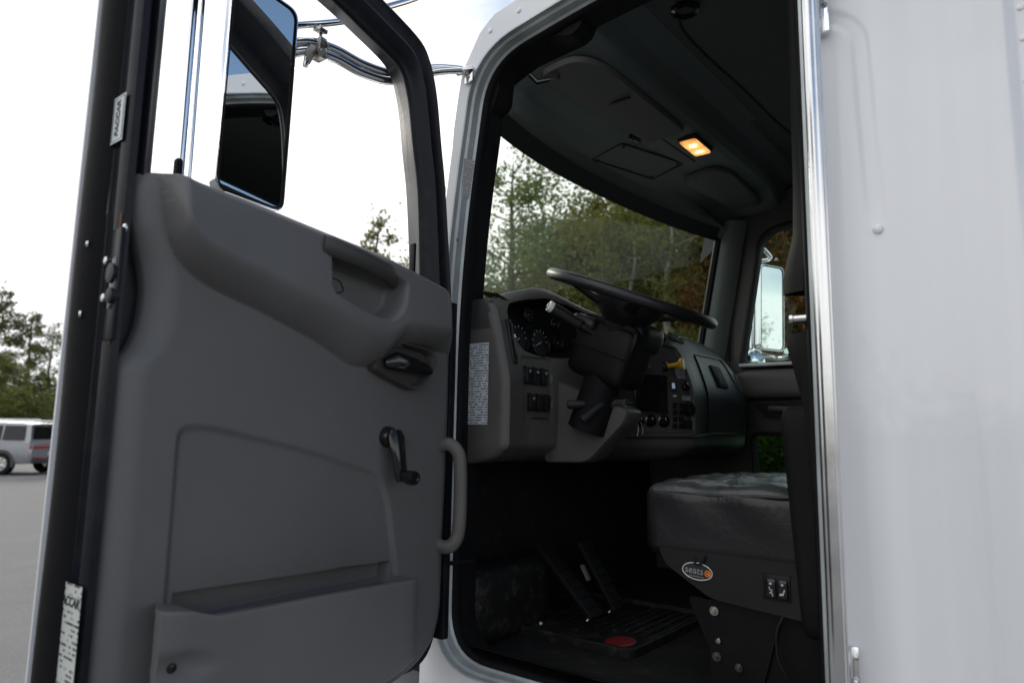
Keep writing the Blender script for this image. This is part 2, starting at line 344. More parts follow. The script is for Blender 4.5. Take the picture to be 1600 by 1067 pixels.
# opening in the driver side skin, (x, z) on y = 0, anticlockwise seen from outside starting low front
OPEN = rounded([(-1.358, 1.02), (-1.362, 2.12), (-1.268, 2.765), (-.80, 2.835), (-.352, 2.835), (-.352, 1.02)], [.15, .5, .15, .5, .13, .13], 9)
def loop_offset(loop, d):
    """offset a closed (x, z) loop inwards by d"""
    n = len(loop); res = []; cx = sum(p[0] for p in loop)/n; cz = sum(p[1] for p in loop)/n
    for i in range(n):
        a, b, c = Vector(loop[i-1]), Vector(loop[i]), Vector(loop[(i+1) % n]); t = (c-a)
        if t.length < 1e-9: t = Vector((1, 0))
        t.normalize(); nn = Vector((t.y, -t.x))
        res.append((b.x+nn.x*d, b.y+nn.y*d))
    return res
def resample(loop, n):
    P = [Vector(p) for p in loop]; P.append(P[0]); d = [0]
    for a, b in zip(P, P[1:]): d.append(d[-1]+(b-a).length)
    res = []
    for k in range(n):
        t = d[-1]*k/n
        for i in range(len(P)-1):
            if t <= d[i+1]+1e-9:
                q = P[i].lerp(P[i+1], (t-d[i])/max(1e-9, d[i+1]-d[i])); res.append((q.x, q.y)); break
    return res
OPEN = resample(OPEN, 200)
def sweep(prof, loop=OPEN, flip=1, y0=0):
    """profile of (inset, depth) swept round the opening"""
    b = B(); rings = [loop_offset(loop, i) for i, _ in prof]; n = len(loop)
    for k, (_, d) in enumerate(prof):
        b.v += [(x, y0+flip*d, z) for x, z in rings[k]]
    for k in range(len(prof)-1):
        for i in range(n):
            j = (i+1) % n; b.f.append((k*n+i, k*n+j, (k+1)*n+j, (k+1)*n+i))
    return b
jamb = sweep([(-.004, -.003), (.001, -.003), (.0015, .012), (.0075, .018), (.009, .030), (.010, .040), (.0155, .046), (.0165, .062), (.020, .066), (.021, .085)]).obj('door_jamb', jamb_grey, truck, 30)
sweep([(.0145, .052), (.017, .046), (.022, .045), (.027, .052), (.029, .062), (.026, .072), (.028, .080), (.030, .10), (.030, .13)]).obj('rubber_seal', rubber, jamb)
# same opening, passenger side
def pskew(x): return x+.175*smooth((-.36-x)/1.0)
OPENP = [(pskew(x), z) for x, z in OPEN]
openP = sweep([(-.004, -.003), (.01, .012), (.02, .05), (.025, .09)], loop=OPENP, flip=-1, y0=YP).obj('passenger_jamb', black_paint, truck)

# --- side skin: ring round the opening, out to the edge of the cab side
def front_edge(z): return hermite(z, [.45, 1.0, 2.05, 2.55, 2.75, 2.86, 2.93], [-1.43, -1.415, -1.392, -1.340, -1.30, -1.235, -1.12])
def outer_pt(x, z):
    """push an opening point out to the side's outer boundary"""
    if z > 2.70 and x > -1.28: 
        zz = interp(x, [(-1.28, 2.80), (-1.2, 2.862), (-1.05, 2.885), (-.8, 2.898), (.2, 2.91)]); return (x if x < -.36 else -.352, zz)
    if x < -1.2 and z > 1.12: return (front_edge(z), z+(.03 if z > 2.5 else 0))
    if x > -.36: return (-.352+.0005, z)
    return (x if x > -1.3 else -1.415, .78)
for yy, nm in ((0, 'cab_side'), (YP, 'passenger_cab_side')):
    b = B(); n = len(OPEN); loop = loop_offset(OPEN, -.002)
    sgn = 1 if yy == 0 else -1
    rim = [outer_pt(*p) for p in loop]
    b.v = [(x, yy, z) for x, z in loop] + [(x, yy, z) for x, z in rim] + [(x-.025, yy+sgn*.02, z+.0) for x, z in rim] + [(x-.04, yy+sgn*.07, z+.01) for x, z in rim]
    for i in range(n):
        j = (i+1) % n
        if (Vector(loop[i])-Vector(rim[i])).length < .004 and loop[i][0] > -.36: continue
        b.f.append((i, j, n+j, n+i))
        if rim[i][0] < -1.15 and rim[j][0] < -1.15 and rim[i][1] > .8:
            b.f.append((n+i, n+j, 2*n+j, 2*n+i)); b.f.append((2*n+i, 2*n+j, 3*n+j, 3*n+i))
    if yy: b.v = [(max(pskew(x), -1.300+.122*max(0, min(1, (z-1.96)/.64))), y, z) for x, y, z in b.v]
    cs = b.obj(nm, white, truck, 30)
    if yy == 0:
        for x, z in ((-1.21, 2.815), (-1.105, 2.838), (-1.01, 2.848), (-.9, 2.856)):
            B().lathe([(.008, 0), (.007, .003), (.003, .005)], (x, -.0, z), (0, -1, 0), 12).obj('rivet', white, cs)
        B().box((-1.0, .02, .72), (.42, .03, .055), bev=.02).obj('step_skirt', white, cs)
# --- rear side panel with its pressed channel
def chan(x, z):
    """distance from the pressed channel's centre line"""
    if z > 2.43:
        cx, cz, r = -.332, 2.43, .087
        return abs(math.hypot(x-cx, z-cz)-r) if x > cx else abs(z-(cz+r))
    xc = -.245 + (2.43-z)*.035
    return abs(x-xc)
def side_rear(x, z):
    d = chan(x, z); w = smooth((z-2.02)/.10)
    dep = .0034*w*(1-smooth((d-.008)/.013))
    dep += .0012*math.sin(x*9+1.3)+.0010*math.sin(z*3.1+x*4)+.03*((z-1.75)/1.1)**2
    ins = (x < -.23 + (2.43-z)*.012 and z > 2.0)
    dep += .013*smooth((x+.014)/.020)
    if x > .105: dep += .03*((x-.105)/.03)**2
    return (x, dep, z)
b = B(); xs = lin(-.352, -.16, 64)+lin(-.16, -.02, 18)[1:]+lin(-.02, .01, 16)[1:]+lin(.01, .135, 14)[1:]; zs = lin(.6, 2.0, 40)+lin(2.0, 2.6, 110)[1:]+lin(2.6, 2.91, 12)[1:]
b.grid(side_rear, xs, zs); side_panel = b.obj('side_panel', white_side, truck, 50)
B().lathe([(.0095, .001), (.009, .004), (.006, .0062), (.002, .007)], (-.229, .001, 2.046), (0, -1, 0), 20).obj('button', white_side, side_panel)
for z in (2.20, 2.28, 2.36, 2.42, 2.5):
    B().lathe([(.006, 0), (.005, .003), (.002, .004)], (.013, side_rear(.013, z)[1], z), (0, -1, 0), 10).obj('rivet', white_side, side_panel)
B().grid(lambda u, v: (.138+.10*u, .04+.02*u, v), lin(0, 1, 4), lin(.6, 2.9, 8)).obj('corner_panel', white, truck)
b = B(); b.grid(lambda x, z: (x, YP-side_rear(x, z)[1], z), lin(-.352, .135, 12), lin(.6, 2.91, 12)); b.obj('passenger_side_panel', white, truck)
# --- roof and rear wall
def roof_pt(u, y):
    """u 0 at the windshield header .. 1 at the back"""
    path = [(-1.385, 2.66), (-1.34, 2.755), (-1.25, 2.84), (-1.12, 2.887), (-.9, 2.906), (-.4, 2.915), (.13, 2.91)]
    t = u*(len(path)-1); i = min(len(path)-2, int(t)); k = t-i; x = path[i][0]+(path[i+1][0]-path[i][0])*k; z = path[i][1]+(path[i+1][1]-path[i][1])*k
    e = (y-YP/2)/(YP/2); bow = .15*(1-e*e); w = max(0, 1-u*2.2)
    side = 1-abs(e)**7
    return (x-bow*w+.17*(y/YP)*w+.065*abs(e)**5*w, y, z-.03*(1-side)+.11*(1-e*e)*(1-.4*w) - .004)
b = B(); b.grid(roof_pt, lin(0, 1, 36), [YP*(.5-.5*math.cos(math.pi*k/36)) for k in range(37)]); roof = b.obj('roof', white, truck, 50)
for k in range(5):
    y = YP*(.14+.18*k); p = roof_pt(.36, y)
    B().soft((p[0], y, p[2]+.012), (.05, .03, .02), .018, 6).obj('marker_light', amber, roof)
for y in (.025, YP-.025):
    p = (-.62, y, 2.90); B().soft(p, (.04, .016, .014), .012, 6).obj('marker_light', amber, roof)
B().box((.12, YP/2, 1.75), (.012, YP/2-.03, 1.14)).obj('rear_wall', liner_dark, truck)
B().box((.15, YP/2, 1.75), (.012, YP/2-.05, 1.15)).obj('cab_back', white, truck)
# --- front of the cab: windshield, gasket, pillars, cowl, hood
def ws_pt(u, y):
    """u 0 bottom .. 1 top"""
    e = (y-.895)/.78; sk = .105*(y-.12)/1.55
    x0, z0 = -1.40+sk, 1.96; x1, z1 = -1.278+sk, 2.60
    bow = .125*(1-min(1, abs(e))**2.2)
    return (x0+(x1-x0)*u-bow, y, z0+(z1-z0)*u+.03*(1-e*e)*u)
ysW = [.895-.78*math.cos(math.pi*k/40) for k in range(41)]
b = B(); b.grid(ws_pt, lin(0, 1, 14), ysW); wsh = b.obj('windshield', ws_glass, truck, 60)
top = [ws_pt(1, y) for y in ysW]; bot = [ws_pt(0, y) for y in ysW]
ring = [Vector(p) for p in top] + [Vector(ws_pt(u, ysW[-1])) for u in (.9, .7, .5, .3, .1)] + [Vector(p) for p in bot[::-1]] + [Vector(ws_pt(u, ysW[0])) for u in (.1, .3, .5, .7, .9)]
B().tube(ring, .021, 8, closed=True).obj('gasket', rubber, wsh)
b = B(); b.grid(lambda u, y: (ws_pt(.965, y)[0]+.016+.03*u-.012*(1-u), y, ws_pt(.965, y)[2]-.012+.05*u), lin(0, 1, 3), ysW); b.obj('header_band', black_plastic, wsh)
for sgn, yy in ((1, 0.0), (-1, YP)):    # painted A pillar skin between the side and the glass
    b = B(); yin = ysW[0] if sgn > 0 else ysW[-1]
    def apt(u, z, sgn=sgn, yy=yy, yin=yin):
        xs_ = front_edge(z)-.04 if sgn > 0 else pskew(front_edge(z)-.04); q = ws_pt((z-1.96)/.64, yin); ys_ = yy+sgn*.07
        return (xs_+(q[0]-.012-xs_)*u-.015*math.sin(math.pi*u), ys_+(yin-ys_)*u, z)
    b.grid(apt, lin(0, 1, 5), lin(1.9, 2.68, 14)); b.obj('pillar_skin', white, truck)
b = B(); b.grid(lambda u, y: (ws_pt(0, y)[0]-.02-.22*u, y, 1.955-.03*u), lin(0, 1, 4), lin(.03, YP-.03, 14)); cowl = b.obj('cowl', black_plastic, truck)
for y in (.5, 1.15):
    p = Vector(ws_pt(.03, y)); q = Vector(ws_pt(.06, y+.5)); B().tube([p+Vector((-.06, 0, .0)), p.lerp(q, .1)+Vector((-.03, 0, 0)), q+Vector((-.02, 0, 0))], [.01, .007, .005], 8).obj('wiper', black_plastic, cowl)
def hood_pt(u, v):
    x = -1.66-1.28*u; wd = .86-.16*u; a = math.pi*(v); zt = 1.90-.22*u-.12*smooth((u-.82)/.18)*2
    y = YP/2-wd*math.copysign(abs(math.cos(a))**.45, math.cos(a)); z = 1.05+(zt-1.05)*abs(math.sin(a))**.4
    return (x, y, z)
b = B(); b.grid(hood_pt, lin(0, 1, 16), lin(0, 1, 28)); b.add([hood_pt(1, v) for v in lin(0, 1, 28)], [tuple(range(29))]); hood = b.obj('hood', white, truck, 40)
B().box((-2.95, YP/2, 1.35), (.015, .42, .26), bev=.01).obj('grille', chrome, hood)
for yy in (.12, YP-.12):
    b = B(); b.grid(lambda u, v, yy=yy: (-2.25+.62*math.cos(math.pi*u)*(1), yy+(v-.5)*.36, .62+.62*math.sin(math.pi*u)), lin(0, 1, 18), lin(0, 1, 4)); b.obj('fender', white, truck)
    w = B().lathe([(.3, -.13), (.47, -.13), (.5, -.1), (.5, .1), (.47, .13), (.3, .13)], (-2.25, yy, .5), (0, 1, 0), 36, caps=False).obj('wheel', rubber, truck)
    B().lathe([(.3, -.1), (.26, -.12), (.2, -.05), (.08, -.05), (.06, -.12), (.001, -.12)], (-2.25, yy, .5), (0, 1 if yy < 1 else -1, 0), 30).obj('rim', chrome_worn, w)
B().box((-.4, YP/2, .72), (2.4, .4, .12), bev=.02).obj('chassis', black_paint, truck)
for yy in (.2, YP-.2):
    B().lathe([(.02, -.5), (.27, -.5), (.29, -.47), (.29, .47), (.27, .5), (.02, .5)], (-.3, yy, .52), (1, 0, 0), 28).obj('fuel_tank', chrome_worn, truck)
for yy in (.12, YP-.12):
    w = B().lathe([(.3, -.13), (.47, -.13), (.5, -.1), (.5, .1), (.47, .13), (.3, .13), (.05, .05)], (1.6, yy, .5), (0, 1, 0), 30, caps=False).obj('wheel', rubber, truck)

# ================================================================ CAB INTERIOR STRUCTURE
b = B(); b.box((-.70, YP/2, 1.0), (.84, YP/2-.03, .022)); floor = b.obj('cab_floor', carpet, truck)
b = B(); b.grid(lambda u, y: (-1.53-.10*u**1.5, y, 1.02+1.0*u), lin(0, 1, 6), lin(.06, YP-.06, 10)); b.obj('firewall', carpet, truck)
# kick panel beside the pedals, left
b = B(); b.add([(-1.36, .10, 1.02), (-1.62, .13, 1.02), (-1.66, .13, 1.66), (-1.36, .10, 1.66)], [(0, 1, 2, 3)]); b.obj('kick_panel', dash_grey, truck)
b = B(); b.add([(-1.06, 1.725, 1.0), (-1.66, 1.70, 1.0), (-1.70, 1.70, 2.0), (-1.10, 1.725, 2.0)], [(0, 1, 2, 3)]); b.obj('kick_panel', trim_dark, truck)
B().soft((-1.42, .34, 1.13), (.08, .2, .11), .04, 8).obj('toe_board', rubber_mat, truck)
# sill plate inside the opening
b = B(); b.grid(lambda u, x: (x, .06+.10*u, 1.072-.045*smooth(u)), lin(0, 1, 5), lin(-1.34, -.36, 10)); b.obj('sill_plate', rubber_mat, truck)
# headliner
def head_x(y): return ws_pt(1, min(1.67, max(.12, y)))
def liner_pt(u, y):
    q = head_x(y); e = (y-.9)/.82; edge = max(0, abs(e)-.80)/.20
    sk = .02*(y-.9)/.8
    prof = [(q[0]+.015, q[2]+.005), (q[0]+.05, q[2]+.04), (-1.21+sk, 2.705), (-1.12+sk, 2.735), (-1.0+sk, 2.75), (-.955+sk, 2.756), (-.930+sk, 2.768), (-.917+sk, 2.79), (-.908+sk, 2.82), (-.893+sk, 2.848), (-.85+sk, 2.872), (-.65, 2.89), (-.3, 2.90), (.12, 2.90)]
    t = u*(len(prof)-1); i = min(len(prof)-2, int(t)); k = t-i
    x = prof[i][0]+(prof[i+1][0]-prof[i][0])*k; z = prof[i][1]+(prof[i+1][1]-prof[i][1])*k
    z += .012*(1-e*e)-.005
    z += .055*(1-smooth((y-.07)/.10))*smooth((.42-u)/.25)*smooth(u/.12) if y < .5 else -.05*smooth(edge)**1.6
    return (x, y, z)
def ceil_z(x, y):
    best = None
    for k in range(120):
        p = liner_pt(k/119, y)
        if best is None or abs(p[0]-x) < best[0]: best = (abs(p[0]-x), p[2])
    return best[1]
ysL = [.060]+lin(.07, YP-.07, 46)+[YP-.06]
def liner_cap(u, y):
    if .065 < y < YP-.065: return liner_pt(u, y)
    p = liner_pt(u, .07 if y < 1 else YP-.07); return (p[0], y, max(p[2], 2.87) if p[0] > -1.22 else p[2]+.14)
b = B(); b.grid(liner_cap, lin(0, 1, 91), ysL); 
hl = b.obj('headliner', liner, truck, 60)
hl.data.materials.append(liner_dark); hl.data.materials.append(rubber)
for p in hl.data.polygons:
    if p.center.x > -.83 and p.center.z > 2.70: p.material_index = 1
    if p.center.y < .13: p.material_index = 2
B().prism([(-1.30, 2.50), (-1.10, 2.66), (-.37, 2.74), (.1, 2.74), (.1, 2.96), (-1.2, 2.96)], lambda x, z, d: (x, d, z), 1.742, 1.75).obj('roof_side_trim', liner_dark, truck)
# seam of the roof cloth and its welt
pts = [(-.62, .10), (-.74, .25), (-.795, .40), (-.80, .58), (-.78, .9), (-.75, 1.35), (-.66, 1.60), (-.6, 1.70)]
b = B(); b.tube([(p.x, p.y, ceil_z(p.x, p.y)-.001) for p in spline([(x, y, 0) for x, y in pts], 8)], .0045, 8); b.obj('seam', black_plastic, hl)
# sun visors
def visor(y0, y1, split):
    n = 30
    poly = rounded([(-1.135, y0), (-1.005, y0), (-.968, y0+.10), (-.962, y1), (-1.10, y1-.03), (-1.145, y0+.05)], [.03, .08, .08, .03, .03, .03], 6)
    bb = B(); top_, bo = [], []
    c = len(poly)
    def zz(x, y): return ceil_z(x, y)-.006
    zc = {}
    vs = [(x, y, zz(x, y)) for x, y in poly]+[(x, y, zz(x, y)-.012) for x, y in poly]
    cx = sum(p[0] for p in poly)/c; cy = sum(p[1] for p in poly)/c
    ins = [(cx+(x-cx)*.965, cy+(y-cy)*.985) for x, y in poly]
    vs += [(x, y, zz(x, y)-.017) for x, y in ins]
    fs = [(i, (i+1) % c, c+(i+1) % c, c+i) for i in range(c)]+[(c+i, c+(i+1) % c, 2*c+(i+1) % c, 2*c+i) for i in range(c)]+[tuple(range(2*c, 3*c))]
    bb.add(vs, fs); v = bb.obj('sun_visor', visor_mat, hl, 40)
    bb = B(); bb.box((-1.06, split, zz(-1.06, split)-.0165), (.072, .0035, .003)); bb.obj('visor_split', black_plastic, hl)
    return v
visor(.145, .82, .44); visor(1.19, 1.66, 1.50)
# pivot of the near visor, catches
b = B(); b.tube([(-1.155, .125, 2.715), (-1.135, .135, 2.690), (-1.115, .155, 2.70), (-1.09, .185, 2.715)], [.008, .009, .007, .005], 10); b.obj('visor_pivot', gloss_black, hl)
B().tube([(-1.108, .160, 2.700), (-1.095, .178, 2.709)], .0055, 8).obj('pivot_ring', chrome_worn, hl)
for x, y in ((-1.125, .735), (-1.10, 1.235)):
    B().soft((x, y, ceil_z(x, y)-.012), (.014, .03, .012), .008, 6).obj('visor_clip', gloss_black, hl)
# access panel with four screws, drawn by its gap
PX = [(-1.295, .707), (-1.177, .731), (-1.095, 1.093), (-1.223, 1.077)]
pp = rounded(PX, .012, 4)
b = B(); ring = [(x, y, ceil_z(x, y)-.0005) for x, y in pp]; b.tube(ring, .0028, 6, closed=True); b.obj('panel_gap', black_plastic, hl)
b = B(); b.tube([(x, y, ceil_z(x, y)-.0005) for x, y in [(-1.067+.0016*k, .80+.034*k) for k in range(10)]], .0026, 6); b.obj('panel_gap', black_plastic, hl)
for x, y in ((-1.284, .736), (-1.184, .754), (-1.112, 1.075), (-1.221, 1.054)):
    B().lathe([(.008, 0), (.007, -.003), (.002, -.004)], (x, y, ceil_z(x, y)-.001), (0, 0, 1), 12).obj('screw', black_plastic, hl)
# dome lamp
lamp_c = (-.990, .965)
zc = ceil_z(*lamp_c)
B().soft((lamp_c[0], lamp_c[1], zc-.004), (.040, .085, .012), .012, 8).obj('lamp_bezel', black_plastic, hl)
lm = bpy.data.materials.new('lit dome lens'); lm.use_nodes = True; t = lm.node_tree; bb = t.nodes['Principled BSDF']
tcn = t.nodes.new('ShaderNodeTexCoord'); ds = []
for by in (.930, 1.000):
    vm = t.nodes.new('ShaderNodeVectorMath'); vm.operation = 'DISTANCE'; vm.inputs[1].default_value = (lamp_c[0]+.004, by, zc-.02); t.links.new(tcn.outputs['Object'], vm.inputs[0]); ds.append(vm)
mn = t.nodes.new('ShaderNodeMath'); mn.operation = 'MINIMUM'; t.links.new(ds[0].outputs['Value'], mn.inputs[0]); t.links.new(ds[1].outputs['Value'], mn.inputs[1])
nn = t.nodes.new('ShaderNodeTexNoise'); nn.inputs['Scale'].default_value = 55; nn.inputs['Detail'].default_value = 1; t.links.new(tcn.outputs['Object'], nn.inputs[0])
av = t.nodes.new('ShaderNodeMath'); av.operation = 'MULTIPLY_ADD'; av.inputs[1].default_value = .035; t.links.new(nn.outputs['Fac'], av.inputs[0]); t.links.new(mn.outputs[0], av.inputs[2])
rp = t.nodes.new('ShaderNodeValToRGB'); el = rp.color_ramp.elements; el[0].position = .022; el[0].color = (3.0, 2.2, 1.2, 1); el[1].position = .07; el[1].color = (.42, .115, .015, 1); e2 = el.new(.036); e2.color = (1.0, .48, .13, 1); t.links.new(av.outputs[0], rp.inputs[0])
t.links.new(rp.outputs[0], bb.inputs['Emission Color']); bb.inputs['Emission Strength'].default_value = 1.25; bb.inputs['Base Color'].default_value = (.8, .5, .25, 1); bb.inputs['Roughness'].default_value = .2
b = B(); b.soft((lamp_c[0], lamp_c[1], zc-.014), (.033, .077, .008), .008, 8); b.obj('lamp_lens', lm, hl)
# round ceiling speaker/lamp near the door
zc = ceil_z(-.75, .33)
B().lathe([(.0, 0), (.042, -.0), (.040, -.010), (.030, -.014), (.027, -.006), (.001, -.006)], (-.75, .33, zc-.002), (0, 0, 1), 26).obj('speaker', gloss_black, hl)
# A pillar trims
for sgn in (1, -1):
    yb = .085 if sgn > 0 else YP-.085; yi = ysW[0]+.012 if sgn > 0 else ysW[-1]-.012
    def ap(u, z, sgn=sgn, yb=yb, yi=yi):
        q = ws_pt((z-1.96)/.64, ysW[0] if sgn > 0 else ysW[-1])
        xb = (front_edge(z)+.062) if sgn > 0 else q[0]+.11
        return (xb+(q[0]+.018-xb)*u, yb+(yi-yb)*u-sgn*0+sgn*.022*math.sin(math.pi*u), z)
    b = B(); b.grid(ap, lin(0, 1, 8), lin(1.95, 2.66, 16)); b.obj('pillar_trim', trim_dark if sgn > 0 else liner, truck)
# B pillar inner trim on the driver side: black flaps cut round the striker
def flap(z0, z1, prof):
    b = B(); b.grid(lambda u, z: (-.352-interp(z, prof)*math.sin(math.pi*(.12+.88*u))*1.0, .055+.075*u, z), lin(0, 1, 8), lin(z0, z1, 26)); return b
fl = flap(1.955, 2.80, [(1.955, .080), (1.97, .084), (2.0, .078), (2.08, .056), (2.18, .052), (2.4, .05), (2.8, .05)]).obj('pillar_trim', rubber, truck)
fl2 = flap(1.10, 1.868, [(1.1, .03), (1.5, .035), (1.7, .045), (1.735, .052), (1.817, .07), (1.855, .081), (1.868, .074)]).obj('pillar_trim', rubber, truck)
B().box((-.335, .12, 2.0), (.02, .06, .80), bev=.01).obj('pillar_core', trim_grey, truck)
st = B().lathe([(.012, 0), (.012, .012), (.0085, .013), (.0085, .042), (.011, .043), (.011, .050), (.006, .052)], (-.362, .06, 1.897), (-1, 0, 0), 18).obj('striker_pin', chrome_worn, truck)
B().lathe([(.021, -.004), (.021, .003), (.017, .005)], (-.362, .06, 1.897), (-1, 0, 0), 6).obj('striker_washer', steel, st)

# ================================================================ DASHBOARD
DY = [.10, .25, .40, .58, .72, .90, 1.05, 1.30, 1.50, 1.62, 1.68]
DZ = [2.036, 2.09, 2.125, 2.08, 2.045, 2.035, 2.04, 2.045, 2.04, 2.03, 2.0]
DX = [[-1.19, -1.225, -1.225, -1.165, -1.12, -.985, -1.0, -1.0, -1.025, -1.07, -1.13],
      [-1.19, -1.22, -1.22, -1.16, -1.11, -.985, -1.0, -1.0, -1.01, -1.055, -1.11],
      [-1.215, -1.235, -1.235, -1.18, -1.12, -1.02, -1.035, -1.045, -1.055, -1.10, -1.15],
      [-1.25, -1.28, -1.275, -1.22, -1.15, -1.09, -1.10, -1.13, -1.15, -1.18, -1.21]]
def dash_top_z(y): return hermite(y, DY, DZ)
def dash_x(y, z):
    q = (z-1.60)/(dash_top_z(y)-1.60)
    return hermite(q, [0, .4, .7, 1.0], [hermite(y, DY, c) for c in DX])
CL = rounded([(.150, 2.00), (.175, 2.035), (.29, 2.068), (.40, 2.088), (.50, 2.074), (.60, 2.035), (.62, 1.96), (.55, 1.915), (.42, 1.892), (.29, 1.888), (.20, 1.90), (.158, 1.945)], .03, 4)
def poly_sd(p, poly):
    """signed distance, negative inside"""
    x, y = p; d = 1e9; ins = False; n = len(poly)
    for i in range(n):
        x1, y1 = poly[i]; x2, y2 = poly[(i+1) % n]; dx, dy = x2-x1, y2-y1; l = dx*dx+dy*dy
        t = 0 if l < 1e-12 else max(0, min(1, ((x-x1)*dx+(y-y1)*dy)/l)); d = min(d, math.hypot(x-x1-t*dx, y-y1-t*dy))
        if (y1 > y) != (y2 > y) and x < (x2-x1)*(y-y1)/(y2-y1+1e-12)+x1: ins = not ins
    return -d if ins else d
STACK = rounded([(.705, 1.985), (.90, 1.965), (.905, 1.66), (.70, 1.655)], .02, 4)
SWP = rounded([(.185, 1.875), (.345, 1.885), (.36, 1.69), (.205, 1.685)], .012, 3)
def dash_face(y, z):
    x = dash_x(y, z); q = (z-1.60)/(dash_top_z(y)-1.60)
    if q > .94: x -= .018*((q-.94)/.06)**2
    if q < .05: x -= .012*((.05-q)/.05)**2
    if .12 < y < .66 and 1.85 < z < 2.12:
        d = poly_sd((y, z), CL); x -= .085*smooth((.004-d)/.022)
    if .68 < y < .93 and 1.6 < z < 2.02:
        d = poly_sd((y, z), STACK); x -= .014*smooth((.003-d)/.008)
    if .17 < y < .38 and 1.67 < z < 1.9:
        d = poly_sd((y, z), SWP); x -= .006*smooth((.002-d)/.006)
    return x
def dash_grid(u, v):
    # u: station along the dash incl. rounded end caps; v: 0 under .. 1 face .. 2 top
    kind, val = u
    y = val if kind == 'm' else (.10 if kind == 'l' else 1.68)
    if v <= 0:
        z = 1.60; x = dash_x(y, z)-.012; k = -v
        p = [x-.006-.30*k**1.4, y, 1.60-.045*math.sin(min(1, k*1.6)*math.pi/2)]
    elif v <= 1:
        z = 1.60+(dash_top_z(y)-1.60)*v; p = [dash_face(y, z), y, z]
    else:
        k = v-1; zt = dash_top_z(y); x0 = dash_x(y, zt)-.018; x1 = min(x0-.05, ws_pt(.03, max(.13, min(1.66, y)))[0]+.02)
        p = [x0+(x1-x0)*k, y, zt+.006*math.sin(min(1, k*6)*math.pi/2)-(zt-2.0)*smooth(k)*.9]
    if kind != 'm':
        sg = -1 if kind == 'l' else 1; r = .028
        if val < 1: a = val*math.pi/2; p[0] -= r*(1-math.cos(a)); p[1] += sg*r*math.sin(a)
        else: p[0] -= r; p[1] += sg*r; p[0] = p[0]+(min(p[0]-.001, -1.45)-p[0])*(val-1)
        if kind == 'l': p[1] += .012
    return p
us = [('l', k) for k in (2, 1.5, 1, .75, .5, .25)] + [('m', y) for y in lin(.10, .68, 92)+lin(.68, .94, 46)[1:]+lin(.94, 1.68, 40)[1:]] + [('r', k) for k in (.25, .5, .75, 1, 1.5, 2)]
vs_ = [-1, -.7, -.4, -.2, -.1] + lin(.0, 1, 100) + [1+k for k in (.03, .07, .12, .2, .4, .6, .8, 1)]
b = B(); b.grid(dash_grid, us, vs_)
dash = b.obj('dashboard', dash_grey, truck, 40)
dash.data.materials.append(dash_top); dash.data.materials.append(black_plastic)
for p in dash.data.polygons:
    c = p.center
    if .13 < c.y < .66 and 1.86 < c.z < 2.11 and poly_sd((c.y, c.z), CL) < .002: p.material_index = 2
    elif c.z > 1.95 and c.x < dash_x(max(.1, min(1.68, c.y)), dash_top_z(max(.1, min(1.68, c.y))))-.012: p.material_index = 1
    elif c.y > .955 and c.z < 2.1: p.material_index = 1
def on_dash(y, z, off=0.0):
    e = .006; p = Vector((dash_x(y, z), y, z)); ty = Vector((dash_x(y+e, z)-dash_x(y-e, z), 2*e, 0)); tz = Vector((dash_x(y, z+e)-dash_x(y, z-e), 0, 2*e))
    M = frame(p, ty, tz); return M @ Matrix.Translation((0, 0, off))
def put(M, b, name, m, parent, sharp=35):
    b.v = [tuple(M @ Vector(v)) for v in b.v]; return b.obj(name, m, parent, sharp)
# long label on the end cap
lab = printed('spec label', (.62, .66, .70), (.10, .10, .10), .0075, 0, 2, wide=.009, fill=.44)
B().add([(-1.340, .0825, 1.908), (-1.258, .0825, 1.908), (-1.258, .0825, 1.672), (-1.340, .0825, 1.672)], [(0, 1, 2, 3)]).obj('spec_label', lab, dash)
# tall slot beside the cluster
M = on_dash(.138, 1.915, .002)
put(M, B().soft((0, 0, 0), (.0125, .068, .006), .005, 6), 'vent_slot', black_plastic, dash)
put(M, B().box((.003, 0, .007), (.003, .055, .002), bev=.001), 'vent_blade', gloss_black, dash)
put(M @ Matrix.Translation((.004, .012, .011)), B().box((0, 0, 0), (.003, .006, .003), bev=.001), 'vent_tab', chrome_worn, dash)
# defroster louvres on the left top
for k in range(6):
    x = -1.268-.0145*k; y = .122+.004*k; B().box((x, y+.028, 2.052+.0035*k), (.0028, .030, .004), rot=Matrix.Rotation(R(-12), 3, 'X'), bev=.001).obj('louvre', black_plastic, dash)
# gauges in the cluster
gf = mat('gauge face', (.012, .012, .014), .25, var=.1)
gx = lambda y, z: dash_x(y, z)-.078
for y, z, r in ((.195, 1.975, .024), (.285, 1.945, .050), (.40, 1.945, .050), (.36, 2.035, .026), (.485, 1.955, .026), (.485, 2.02, .024), (.56, 1.96, .022)):
    o = Vector((gx(y, z), y, z)); ax = Vector((1, -.05, .12)).normalized()
    g = B().lathe([(r*1.08, 0), (r*1.08, .010), (r*.98, .012), (r*.95, .004), (.0005, .004)], o, ax, 28).obj('gauge', gf, dash)
    Mg = frame(o+ax*.006, (0, 1, 0), (0, 0, 1))
    b = B()
    for k in range(11):
        a = R(225-27*k); c = Vector((math.cos(a), math.sin(a), 0)); q = Vector((-c.y, c.x, 0))*r*.025
        b.add([Mg @ (c*r*.72-q), Mg @ (c*r*.72+q), Mg @ (c*r*.88+q), Mg @ (c*r*.88-q)], [(0, 1, 2, 3)])
    b.obj('gauge_marks', grey_ink, dash)
    a = R(205); c = Vector((math.cos(a), math.sin(a), 0)); q = Vector((-c.y, c.x, 0))*r*.04
    B().add([Mg @ (-c*r*.1-q+Vector((0, 0, .002))), Mg @ (-c*r*.1+q+Vector((0, 0, .002))), Mg @ (c*r*.8+Vector((0, 0, .002)))], [(0, 1, 2)]).obj('gauge_needle', grey_ink, dash)
